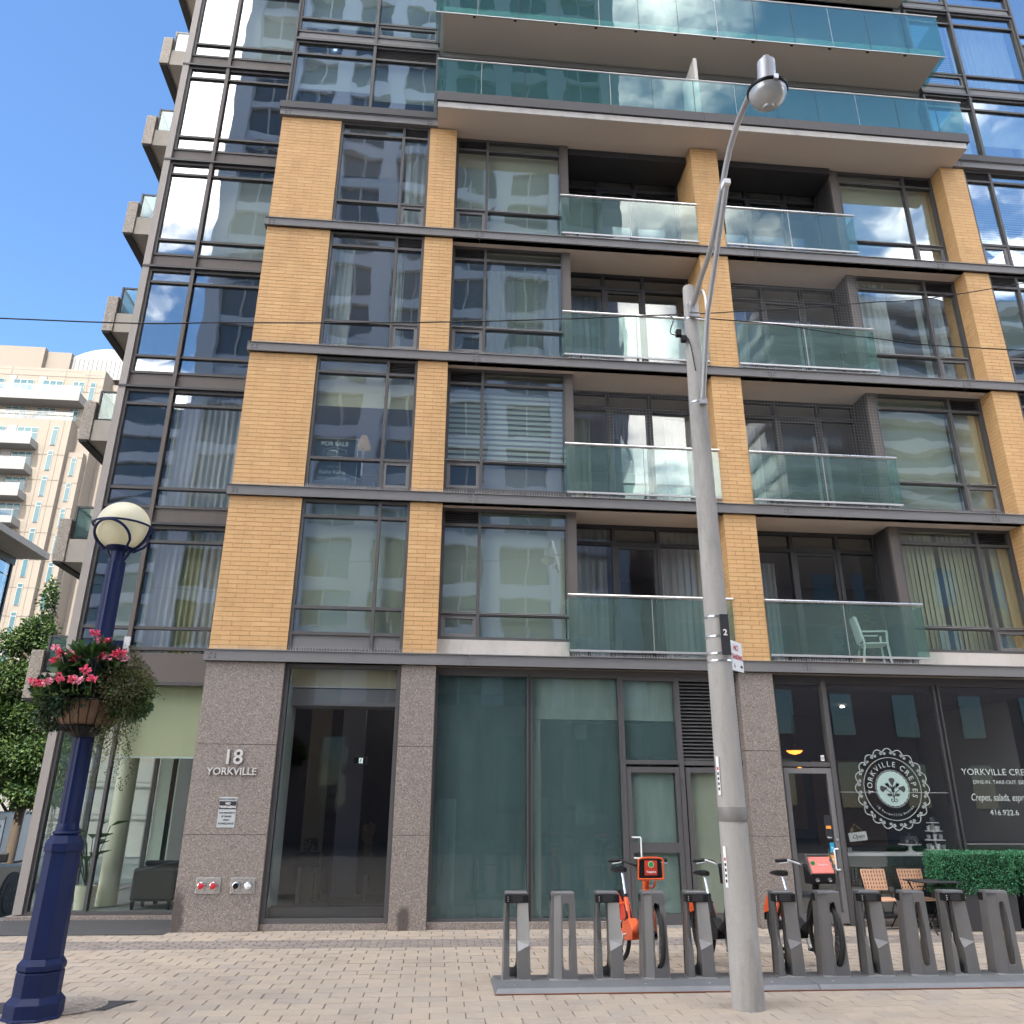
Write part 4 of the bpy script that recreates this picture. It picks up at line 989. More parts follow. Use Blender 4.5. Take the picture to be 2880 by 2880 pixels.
MB().lathe([(.008, -.012), (.008, -.009)], 10, (.018, 0, .092), axis='y').strip([(.016, .085), (.008, .058)], .012, -.012, -.009).strip([(.01, .06), (.022, .045), (.014, .025)], .008, -.012, -.009).strip([(.008, .06), (-.004, .045), (-.014, .043)], .008, -.012, -.009).strip([(.016, .08), (.03, .07)], .006, -.012, -.009).strip([(.014, .08), (0, .07)], .006, -.012, -.009).build('running_figure', 'ink', ex)
# cafe counter and what stands on it
ctr = thing('window_counter', 'long white topped counter behind the cafe window', 'counter', (10.3, .55, 0))
MB().box(-.9, .92, -.19, .25, .925, .965).build('counter_top', 'white', ctr, bev=.004); MB().box(-.9, .92, .16, .2, .03, .924).build('front_panel', 'room_dark', ctr)
ctr2 = thing('window_counter', 'white topped counter behind the hedge boxes at the right cafe window', 'counter', (12.3, .55, 0))
MB().box(-.95, .9, -.19, .25, .925, .965).build('counter_top', 'white', ctr2, bev=.004); MB().box(-.95, .9, .16, .2, .03, .924).build('front_panel', 'room_dark', ctr2)
ck = thing('cake_stand', 'white pedestal cake stand under a glass dome on the cafe counter', 'cake stand', (10.6, .58, .966))
MB().lathe([(.075, 0), (.07, .012), (.028, .035), (.022, .085), (.06, .1), (.165, .108), (.168, .118), (0, .118)], 28).build('stand', 'white', ck, smooth=True)
MB().lathe([(.135, .12), (.135, .2), (.11, .235), (0, .245)], 28).build('dome', 'glass_clear', ck, smooth=True); MB().lathe([(0, .245), (.018, .258), (.014, .28), (0, .285)], 12).build('knob', 'glass_clear', ck, smooth=True)
ts = thing('tiered_stand', 'white four tier stand of cups topped by a glass ball on the cafe counter', 'stand', (11.03, .58, .966))
b = MB().lathe([(.012, 0), (.012, .42)], 10)
for r_, z in ((.165, .03), (.145, .17), (.125, .30), (.09, .42)): b.lathe([(r_, z), (r_ + .004, z + .008), (r_, z + .014), (0, z + .014)], 24).lathe([(0, z - .0), (r_, z)], 24)
b.build('tiers', 'white', ts, smooth=True); MB().lathe([(0, .434)] + [(.042 * math.sin(math.pi * i / 10), .478 - .042 * math.cos(math.pi * i / 10)) for i in range(1, 10)] + [(0, .52)], 16).build('glass_ball', 'glass_clear', ts, smooth=True)
for r_, z, n in ((.11, .045, 7), (.095, .185, 6), (.075, .315, 4)):
    for k in range(n):
        a = 2 * math.pi * k / n + random.uniform(-.1, .1); hh = random.uniform(.05, .085)
        tag(MB().lathe([(.022, 0), (.03, hh), (.026, hh)], 12).build('cup', random.choice(['white', 'white', 'cream', 'sign_grey']), None, loc=(11.03 + r_ * math.cos(a), .58 + r_ * math.sin(a), .966 + z), smooth=True), 'small cup or jar on the %s tier of the white cafe stand' % {.045: 'lowest', .185: 'second', .315: 'third'}[z], 'cup', 'cups on the tiered stand')
os_ = thing('open_sign', 'white hanging Open board tilted on a string in the cafe window', 'sign', (9.665, .36, 1.2))
b = MB().box(-.145, .145, -.004, .004, -.065, .06).build('board', 'sign_white', os_, bev=.003); os_.rotation_euler = (0, R(-6), 0)
text('lettering', 'Open', .085, (.0, -.006, -.028), 'ink', os_, .0006, shear=.45)
MB().tube([(-.11, .0, .055), (-.02, 0, .18), (.11, 0, .055)], .004, 6).build('string', 'straw', os_)
b = MB()
for _ in range(26): b.leaf((-.08 + random.gauss(0, .015), -.004, .1 + random.gauss(0, .02)), (random.gauss(0, 1), random.gauss(0, .3), random.gauss(0, 1)), .03, .014)
b.build('dried_bow', 'straw', os_)
cu = MB().lathe([(.03, 0), (.036, .09), (.032, .09)], 14).build('mug', 'sign_white', None, loc=(9.48, .5, .966), smooth=True); tag(cu, 'white mug at the left end of the cafe counter', 'mug')
hb = thing('card_holder', 'small clear card holder beside the mug on the cafe counter', 'holder', (9.58, .5, .966)); MB().box(-.045, .045, -.02, .02, 0, .075).build('case', 'glass_clear', hb); MB().box(-.03, .03, -.004, .004, .003, .07).build('cards', 'sign_grey', hb)
pl = thing('pendant_lamp', 'amber half bowl pendant lamp glowing inside the cafe door transom', 'lamp', (9.08, .95, 2.42))
MB().lathe([(.0, -.005), (.09, .02), (.13, .06)], 24).build('bowl', 'amber', pl, smooth=True); MB().lathe([(.135, .06), (.06, .13), (.02, .16), (.006, .165), (.006, .97)], 24).build('shade', 'black', pl, smooth=True)
sm = thing('wall_lamp', 'tiny orange glowing lamp deep inside the cafe', 'lamp', (10.15, 3.2, 2.22)); MB().lathe([(.03, 0), (.035, .1)], 10).build('glow', 'amber', sm)
MB().tube([(0, 0, .1), (0, 0, 1.18)], .004, 6).build('cord', 'black', sm)
# stickers on the cafe door
def sticker(name, lb, x, z, w_, h, mat, txt=None, tm='sign_white', ts_=.03, y=.262):
    t = thing(name, lb, 'sticker', (x, y, z)); MB().box(-w_ / 2, w_ / 2, -.002, 0, -h / 2, h / 2).build('backing', mat, t)
    if txt: text('lettering', txt, ts_, (0, -.0035, -ts_ * .35), tm, t, .0005, bold=.0006)
sticker('door_sticker', 'black rounded sticker at the top of the cafe door stickers', 9.165, 1.36, .11, .28, 'ink', None)
sticker('door_sticker', 'small orange sticker on the black backing of the cafe door', 9.17, 1.33, .08, .045, 'skin_orange', None, 'sign_white', .025, .2585)
sticker('door_sticker', 'black ride and delivery sticker with white wordmark on the cafe door', 9.165, 1.19, .09, .07, 'ink', 'Uber', 'sign_white', .035, .2585)
sticker('door_sticker', 'bright blue sticker with a white chevron on the cafe door', 9.19, 1.05, .065, .13, 'sky_blue', 'v', 'sign_white', .05)
sticker('door_sticker', 'orange SKIP delivery sticker low on the cafe door', 9.155, .88, .115, .13, 'skin_orange', 'SKIP', 'sign_white', .045)
sticker('alarm_sticker', 'small white alarm sticker on the cafe transom glass', 9.21, 2.33, .055, .085, 'sign_white', 'O', 'ink', .06)

# ------------------------------------------------------------------ blue street lamp
lp = thing('street_lamp', 'dark blue octagonal street lamp post with a cream globe in a ring cradle', 'street lamp', (.055, -4.38, 0))
OC = R(29.8)
MB().lathe([(.235, 0), (.235, .012), (.222, .02), (.222, .115), (.185, .155), (.18, .16), (.18, .325), (.175, .335)], 8, rot=OC).build('base', 'blue_paint', lp, bev=.003)
MB().lathe([(.176, .34), (.184, .35), (.184, .385), (.15, .43)], 8, rot=OC).build('base_collar', 'blue_paint', lp, bev=.003)
MB().lathe([(.15, .43), (.141, 1.235)], 8, rot=OC).build('pedestal', 'blue_paint', lp, bev=.003)
MB().lathe([(.152, 1.235), (.152, 1.30), (.118, 1.36), (.104, 1.365)], 8, rot=OC).build('pedestal_cap', 'blue_paint', lp, bev=.003)
MB().lathe([(.098, 1.365), (.112, 1.38), (.104, 1.395), (.092, 1.40), (.092, 1.43), (.085, 1.46)], 20).build('neck_ring', 'blue_paint', lp, smooth=True)
b = MB(); prof = []
for k in range(24):                                     # lightly fluted shaft
    a = 2 * math.pi * k / 24; r_ = .088 - (.006 if k % 2 else 0); prof.append((r_ * math.cos(a), r_ * math.sin(a)))
b.add([(p[0], p[1], 1.46) for p in prof] + [(p[0] * .93, p[1] * .93, 3.83) for p in prof], [(k, (k + 1) % 24, 24 + (k + 1) % 24, 24 + k) for k in range(24)] + [tuple(range(24, 48))])
b.build('shaft', 'blue_paint', lp)
MB().lathe([(.06, 3.83), (.06, 3.93), (.085, 3.95), (.12, 3.965), (.125, 3.985), (.0, 3.985)], 24).build('head_collar', 'blue_paint', lp, smooth=True)
MB().lathe([(.0, 3.945)] + [(.248 * math.sin(math.pi * i / 24), 4.192 - .248 * math.cos(math.pi * i / 24)) for i in range(3, 24)] + [(0, 4.44)], 40).build('globe', 'globe', lp, smooth=True)
MB().tube([(.272 * math.cos(2 * math.pi * k / 48), .272 * math.sin(2 * math.pi * k / 48), 4.19) for k in range(48)], .011, 8, closed=True).build('cradle_ring', 'blue_paint', lp, smooth=True)
for k in range(2):                                       # flat cradle arms left and right, open loops front and back
    a = R(180 * k - 8); pts = []
    for i in range(13):
        th = R(-66 + 66 * i / 12); pts.append((.277 * math.cos(th) * math.cos(a), .277 * math.cos(th) * math.sin(a), 4.19 + .277 * math.sin(th)))
    pts = [(.055 * math.cos(a), .055 * math.sin(a), 3.84)] + pts
    arm = MB()
    for p, q in zip(pts[:-1], pts[1:]): arm.obox(p, (Vector(q) + (Vector(q) - Vector(p)) * .12), .034, .014, (math.cos(a), math.sin(a), .3))
    arm.build('cradle_arm', 'blue_paint', lp)
    a2 = R(-98 + 180 * k); lo_ = []
    for i in range(25):
        t = i / 24; w_ = (t - .5) * R(112); zz = 3.945 + .235 * math.sin(math.pi * t) ** .62; rr = max(.09, math.sqrt(max(0, .272 ** 2 - (zz - 4.19) ** 2))) + .006
        lo_.append((rr * math.cos(a2 + w_), rr * math.sin(a2 + w_), zz))
    MB().tube(lo_, .013, 6).build('cradle_loop', 'blue_paint', lp, smooth=True)

# flower basket wrapped round the post
bk = thing('flower_basket', 'wire flower basket with coir liner, pink begonias and trailing vines on the blue lamp post', 'flower basket', (.055, -4.38, 2.2))
CB = Vector((-.01, -.02, 0))
bowl = [(.095, 0), (.17, .035), (.235, .10), (.275, .19), (.295, .29)]
MB().lathe([(.09, .01)] + [(r_ - .012, z + .004) for r_, z in bowl[1:]] + [(.1, .27)], 28, CB).build('coir_liner', 'coir', bk, smooth=True)
b = MB()
for k in range(22):
    a = 2 * math.pi * k / 22; b.tube([(CB.x + r_ * math.cos(a), CB.y + r_ * math.sin(a), z) for r_, z in bowl], .0055, 5)
for r_, z in ((.295, .29), (.20, .06), (.098, .0)): b.tube([(CB.x + r_ * math.cos(2 * math.pi * k / 36), CB.y + r_ * math.sin(2 * math.pi * k / 36), z) for k in range(36)], .007, 5, closed=True)
b.build('wire_frame', 'black', bk, smooth=True)
MB().lathe([(.096, -.02), (.115, .0), (.21, .075), (.17, .045), (.09, .0)], 24, CB).build('saddle_ring', 'black', bk, smooth=True)
MB().box(.09, .2, -.02, .02, .72, .86).build('bracket', 'blue_paint', bk); MB().box(.2, .25, -.015, .015, .70, .90).build('watering_tube', 'white', bk)
fol = {k: MB() for k in ('foliage', 'foliage_dark', 'foliage_brown', 'foliage_light')}
def blob(mat, c, r_, n, ln, wd_, down=0):
    for _ in range(n):
        d = Vector((random.gauss(0, 1), random.gauss(0, 1), random.gauss(0, 1))).normalized()
        q = Vector(c) + Vector((d.x * r_[0], d.y * r_[1], d.z * r_[2])) * random.uniform(.25, 1) ** .6
        if q.xy.length < .1: continue
        fol[mat].leaf(q, d + Vector((0, 0, -down)), ln * random.uniform(.6, 1.3), wd_ * random.uniform(.7, 1.2))
blob('foliage', (-.24, -.05, .34), (.20, .22, .16), 1615, 0.044, 0.023, .4); blob('foliage_dark', (-.1, -.2, .30), (.22, .12, .14), 1530, 0.050, 0.026, .5)
blob('foliage_light', (-.36, -.05, .36), (.10, .14, .12), 340, 0.050, 0.026); blob('foliage_dark', (-.3, -.02, .16), (.14, .14, .13), 714, 0.037, 0.019, 1)
blob('foliage_brown', (.31, -.10, .42), (.26, .26, .26), 3570, 0.030, 0.016, .5); blob('foliage_brown', (.27, -.04, .64), (.13, .13, .17), 714, 0.027, 0.013)
blob('foliage_light', (.38, -.1, .38), (.20, .2, .19), 1054, 0.035, 0.018, .4); blob('foliage', (.36, -.06, .27), (.20, .2, .16), 1326, 0.033, 0.018, .8)
blob('foliage_dark', (.02, -.14, .52), (.24, .14, .2), 221, 0.125, 0.091); blob('foliage', (.0, -.16, .6), (.26, .12, .2), 119, 0.138, 0.098)
for x, z, w_ in ((-.42, .46, .05), (-.46, .38, .05)): blob('foliage_dark', (x, -.05, z), (w_, .06, .05), 102, 0.044, 0.026)
for k in range(46):                                      # trailing stems
    x0, y0 = random.uniform(.12, .46), random.uniform(-.26, .1); z = random.uniform(.12, .34); ln = random.uniform(.15, .42) if k > 5 else random.uniform(.5, .8)
    if k > 38: x0 = random.uniform(-.4, -.2); ln = random.uniform(.1, .3)
    for j in range(int(ln / .011)):
        q = Vector((x0 + random.gauss(0, .012) + .03 * math.sin(j * .2), y0 + random.gauss(0, .012), z - j * .011))
        if q.xy.length > .105: fol['foliage_brown' if j % 3 else 'foliage_light'].leaf(q, (random.gauss(0, 1), random.gauss(0, 1), -.6), .026, .014)
for k in range(34):                                      # stray sprays breaking the outline
    a = random.uniform(0, 6.28); d0 = Vector((math.cos(a), .7 * math.sin(a), random.uniform(-.1, .7))).normalized(); st0 = Vector((.32 * math.cos(a) + .06, .25 * math.sin(a), random.uniform(.3, .5))); ln = random.uniform(.1, .26)
    for j in range(16): fol[random.choice(['foliage', 'foliage_light', 'foliage_brown', 'foliage_dark'])].leaf(st0 + d0 * ln * j / 16 + Vector((random.gauss(0, .008), random.gauss(0, .008), -.12 * (j / 16) ** 2)), d0 + Vector((random.gauss(0, .8), random.gauss(0, .8), random.gauss(0, .8))), .04, .022)
for m_, mb in fol.items(): tag(mb.build('leaves', m_, bk), kind='stuff')
stem = MB()
for i, (x, y, z) in enumerate(((-.27, -.2, .74), (-.22, -.22, .69), (-.25, -.2, .62), (-.13, -.23, .68), (-.08, -.24, .65), (.0, -.12, .90), (.05, -.13, .82), (.10, -.13, .83), (.12, -.22, .66), (.17, -.22, .655), (.22, -.2, .68), (.26, -.18, .71), (.29, -.16, .66), (-.34, -.22, .42), (-.29, -.24, .41), (-.22, -.24, .42), (-.12, -.27, .45), (-.01, -.28, .44), (.03, -.28, .44), (.07, -.26, .52), (.13, -.25, .45))):
    b = MB(); y -= .05 + .10 * (z < .6); x *= 1.06
    for _ in range(34):
        d = Vector((random.gauss(0, 1), random.gauss(0, 1), random.gauss(0, .7))).normalized(); b.leaf(Vector((x, y, z)) + d * random.uniform(.0, .030), d, .031, .028)
    b.build('flower_cluster', 'petal' if i % 3 else 'petal_light', bk); stem.tube([(x * .4, y * .5, .3), (x * .9, y * .9, z - .1), (x, y, z)], .004, 4)
stem.build('stems', 'foliage_light', bk)

# ------------------------------------------------------------------ concrete utility pole and its street light
up = thing('utility_pole', 'tall tapered grey concrete utility pole standing in the pavement before the bike docks', 'utility pole', (5.985, -4.47, 0))
MB().lathe([(.142, -.05), (.138, .3), (.12, 2.75), (.096, 5.9), (.066, 7.36), (.06, 7.38), (0, 7.385)], 32).build('shaft', 'pole', up, smooth=True)
br = MB()
for z, r_ in ((3.41, .118), (3.21, .12), (3.04, .121), (2.97, .1215), (6.92, .076), (5.83, .098)): br.lathe([(r_, z - .008), (r_ + .004, z - .008), (r_ + .004, z + .008), (r_, z + .008)], 28)
br.build('straps', 'steel', up, smooth=True)
MB().lathe([(.1345, 1.5), (.1365, 1.505), (.1355, 1.62), (.1335, 1.625)], 28).build('tape_wrap', 'tape', up, smooth=True)
nb = MB().box(-.04, .045, -.018, 0, -.19, .21).build('number_plate', 'ink', up, loc=(.03, -.125, 3.21))
text('lettering', '2', .085, (.0, -.021, -.0), 'sign_white', nb, .001, bold=.002)
for z, m_ in ((1.9, 'sign_white'), (1.12, 'sign_white')):
    a = R(205); q = MB().box(-.016, .016, -.005, 0, -.17, .17).build('sticker', m_, up, loc=(.134 * math.cos(a), .134 * math.sin(a), z), rotz=R(-65))
    for k in range(5): MB().box(-.010, .010, -.0065, -.0052, -.13 + k * .045, -.105 + k * .045).build('sticker_print', 'red' if k > 3 else 'ink', q)
AX = -.028
arm = [(0, -.08, 7.04), (AX * .3, -.45, 7.17), (AX * .6, -.86, 7.28), (AX, -1.26, 7.58), (AX, -1.53, 7.82), (AX, -1.75, 7.93), (AX, -1.98, 7.975), (AX, -2.2, 7.96), (AX, -2.36, 7.92)]
def smooth_path(P, n=4):
    o = []; P = [Vector(p) for p in P]
    for i in range(len(P) - 1):
        a, b_, c, d = P[max(i - 1, 0)], P[i], P[i + 1], P[min(i + 2, len(P) - 1)]
        for k in range(n):
            t = k / n; o.append(.5 * ((2 * b_) + (c - a) * t + (2 * a - 5 * b_ + 4 * c - d) * t * t + (3 * b_ - a - 3 * c + d) * t ** 3))
    return o + [P[-1]]
MB().tube(smooth_path(arm), .030, 12).build('bracket_arm', 'alu', up, smooth=True)
MB().tube([(.02, -.10, 5.80), (.015, -.5, 6.68), (.01, -.92, 7.14), (AX + .01, -1.42, 7.60)], .029, 12).build('brace_arm', 'alu', up, smooth=True)
MB().tube(smooth_path([(.02, -.13, 7.02), (.04, -.25, 7.12), (.05, -.33, 7.1), (.045, -.4, 6.9), (.03, -.42, 6.62)]), .012, 8).build('conduit_loop', 'white', up, smooth=True)
MB().box(-.05, .06, -.13, -.05, 6.95, 7.10).box(-.06, .07, -.12, -.09, 6.90, 6.945).build('arm_clamp', 'alu', up, bev=.004)
MB().box(-.02, .06, -.14, -.09, 5.77, 5.83).build('brace_clamp', 'alu', up, bev=.004); MB().box(AX - .03, AX + .04, -1.47, -1.37, 7.58, 7.64).build('pipe_clamp', 'white', up, bev=.004)
MB().box(-.2, -.14, -.06, 0, 6.68, 6.76).box(-.15, -.09, -.08, -.02, 6.6, 6.67).build('splice_box', 'black', up, bev=.004)
MB().tube(smooth_path([(-.28, -.02, 6.96), (-.22, -.04, 6.9), (-.27, -.04, 6.72), (-.18, -.04, 6.68), (-.07, -.07, 6.62), (-.03, -.1, 6.2)]), .006, 6).build('service_cable', 'black', up, smooth=True)
hd = MB().lathe([(.035, .33), (.035, .28), (.078, .275), (.082, .05), (.10, .03), (.16, 0), (.17, -.02)], 32).build('luminaire', 'alu', up, smooth=True, loc=(AX, -2.53, 7.66)); hd.rotation_euler = (R(8), 0, 0)
MB().lathe([(.175, -.035), (.18, -.028), (.18, -.012), (.172, -.008)], 32).build('seal_ring', 'black', hd, smooth=True)
MB().lathe([(.165, -.036), (.162, -.07), (.14, -.12), (.09, -.165), (.05, -.18), (.045, -.195), (0, -.2)], 32).build('lens', 'lamp_lens', hd, smooth=True)
MB().box(-.02, .02, -.19, -.17, -.045, .0).build('latch', 'steel', hd)

ns = thing('no_standing_sign', 'white no standing sign with red lettering and black arrow strapped behind the concrete pole', 'sign', (6.205, -4.36, 3.05), R(45))
MB().box(-.15, .15, 0, .004, -.15, .15).build('sign_plate', 'sign_white', ns, bev=.01)
MB().box(-.2, -.14, .004, .03, -.02, .02).build('bracket', 'steel', ns)
text('lettering', 'NO', .085, (.0, -.002, .055), 'red', ns, .0006, bold=.001, sx=.8); text('lettering', 'STANDING', .078, (.0, -.002, -.035), 'red', ns, .0006, sx=.74, bold=.001)
MB().prism([(.07, -.09), (.095, -.09), (.095, -.075), (.13, -.098), (.095, -.12), (.095, -.107), (.07, -.107)], -.002, -.0005).build('arrow', 'ink', ns); text('lettering', '6', .06, (-.06, -.002, -.12), 'ink', ns, .0006)

# overhead wires
def wire(lb, pts, r_=.0075):
    P = smooth_path(pts, 6); tag(MB().tube(P, r_, 6).build('overhead_wire', 'black', None, smooth=True), lb, 'wire', 'overhead wires')
wire('black overhead wire running from the pole out to the left across the sky', [(-22, -3.6, 7.6), (-12, -3.9, 6.75), (-1.56, -4.47, 6.445), (.82, -4.47, 6.55), (3.335, -4.47, 6.73), (5.6, -4.46, 6.975), (5.9, -4.47, 7.0)])
wire('upper black overhead wire rising from the pole to the right', [(6.07, -4.47, 7.02), (8.1, -4.47, 7.31), (10.3, -4.47, 7.76), (20, -4.47, 10.4)], .006)
wire('lower black overhead wire sagging from the pole to the right', [(6.07, -4.45, 6.98), (7.0, -4.47, 6.94), (8.16, -4.47, 6.83), (10.07, -4.47, 6.78), (20, -4.47, 6.95)], .006)

# ------------------------------------------------------------------ bike share station
for x0, x1, lb in ((3.84, 6.925, 'long grey steel base plate under the left bike docks'), (6.93, 10.6, 'grey steel base plate under the right bike docks, past the rusty seam')):
    t = thing('dock_base_plate', lb, 'base plate', ((x0 + x1) / 2, -3.49, 0), group='base plates of the bike station'); h = (x1 - x0) / 2
    MB().frust((-h, h, -.36, .33), (-h + (.03 if x0 < 5 else 0), h, -.31, .29), .002, .046).build('plate', 'plate', t, bev=.003)
    MB().box(-h, h, -.368, -.361, .001, .012).build('lower_edge', 'rust', t)
    for k in range(5): MB().lathe([(.012, .046), (.012, .052)], 8, (-h + .2 + k * .62, -.2, 0)).build('bolt', 'steel', t)
def slot_plate(mb, outer, inner, y0, y1):
    n = len(outer); v = [(p[0], y0, p[1]) for p in outer] + [(p[0], y0, p[1]) for p in inner] + [(p[0], y1, p[1]) for p in outer] + [(p[0], y1, p[1]) for p in inner]; f = []
    for i in range(n):
        j = (i + 1) % n; f += [(i, j, n + j, n + i), (2 * n + j, 2 * n + i, 3 * n + i, 3 * n + j), (n + i, n + j, 3 * n + j, 3 * n + i), (j, i, 2 * n + i, 2 * n + j)]
    mb.add(v, f)
def loop(c, w0, w1, z0, z1, rnd, n=28, cx1=None):
    """rounded trapezoid outline, n points by direction from its centre"""
    cx1 = c if cx1 is None else cx1; pts = []
    for k in range(n):
        a = 2 * math.pi * k / n; ca, sa = math.cos(a), math.sin(a); e = rnd
        x = math.copysign(abs(ca) ** e, ca); z = math.copysign(abs(sa) ** e, sa); zz = (z0 + z1) / 2 + z * (z1 - z0) / 2; t = (zz - z0) / (z1 - z0)
        pts.append((c + (cx1 - c) * t + x * (w0 + (w1 - w0) * t) / 2, zz))
    return pts
def make_dock():
    """local -y is the smooth slotted side, +y the side with the black locking head"""
    t = bpy.data.objects.new('bike_dock', None); col.objects.link(t)
    s = MB(); slot_plate(s, loop(.0575, .155, .13, .0, .755, .12, cx1=.05), loop(.033, .080, .072, .085, .665, .42, cx1=.030), -.155, -.140); s.build('slotted_face', 'dock', t, bev=.004)
    MB().add([(-.02, -.155, 0), (-.015, -.152, .752), (-.108, -.085, .752), (-.135, -.075, 0), (-.02, -.12, 0), (-.015, -.12, .752), (-.108, -.055, .752), (-.135, -.045, 0)],
             [(0, 3, 2, 1), (4, 5, 6, 7), (0, 1, 5, 4), (1, 2, 6, 5), (2, 3, 7, 6), (3, 0, 4, 7)]).build('angled_face', 'dock', t, bev=.004)
    # two legs with a clear gap; full section below a slanted ledge, scooped out above it
    for sg, xi0, xi1 in ((1, .072, .068), (-1, -.006, -.004)):
        xo0, xo1 = sg * .135, sg * .11; xm = xo0 + (xo1 - xo0) * .38; l = MB()
        l.add([(xo0, -.10, 0), (xi0, -.10, 0), (xi0, .13, 0), (xo0, .145, 0),
               (xm, -.10, .24), (xi0, -.10, .24), (xi0, .125, .24), (xm, .14, .30),
               (xm, -.10, .33), (xi1, -.10, .33), (xi1, .03, .33), (xm, .135, .345),
               (xo1, -.10, .74), (xi1, -.10, .74), (xi1, .0, .74), (xo1, .10, .74)],
              [q if sg > 0 else tuple(reversed(q)) for i in range(3) for q in ((4 * i, 4 * i + 1, 4 * i + 5, 4 * i + 4), (4 * i + 1, 4 * i + 2, 4 * i + 6, 4 * i + 5), (4 * i + 2, 4 * i + 3, 4 * i + 7, 4 * i + 6), (4 * i + 3, 4 * i, 4 * i + 4, 4 * i + 7))] + [(12, 13, 14, 15) if sg > 0 else (15, 14, 13, 12)])
        l.build('leg', 'dock', t, bev=.004)
    MB().frust((-.112, .118, -.154, .1), (-.104, .112, -.145, .09), .742, .768).build('top_cap', 'dock', t, bev=.006)
    h = MB().box(-.116, .120, -.02, .125, .668, .741).build('lock_head', 'black', t, bev=.006)
    MB().box(-.06, .055, .118, .132, .676, .734).build('lock_recess', 'black_matt', h)
    for k in range(3): MB().lathe([(.004, .1255), (.004, .128)], 8, (.09, 0, .685 + k * .018), axis='y').build('indicator', 'sign_white', h)
    MB().box(-.14, .14, -.16, .145, -.004, .006).build('foot_plate', 'alu', t)
    for o in list(t.children) + [c for q in t.children for c in q.children]:      # docks are shallow: about 17 cm front to back
        for v in o.data.vertices: v.co.y *= .58
    return t
proto = make_dock(); DX, DSP = 4.077, .4573
for k in range(12):
    o = proto if k == 0 else dup(proto); front = (k % 2 == 0)
    o.location = (DX + k * DSP, -3.40, .05); o.rotation_euler = (0, 0, math.pi if front else 0)
    nth = ['first', 'second', 'third', 'fourth', 'fifth', 'sixth', 'seventh', 'eighth', 'ninth', 'tenth', 'eleventh', 'twelfth'][k]
    what = 'open legged bike dock showing its black lock head' if front else ('smooth slotted bike dock holding the orange bike' if k == 3 else 'smooth slotted bike dock half hidden by the concrete pole' if k == 5 else 'smooth slotted bike dock holding the bike with the faded red panel' if k == 7 else 'smooth slotted grey bike dock, empty')
    tag(o, what + ', ' + nth + ' from the left', 'bike dock', 'bike docks of the station')

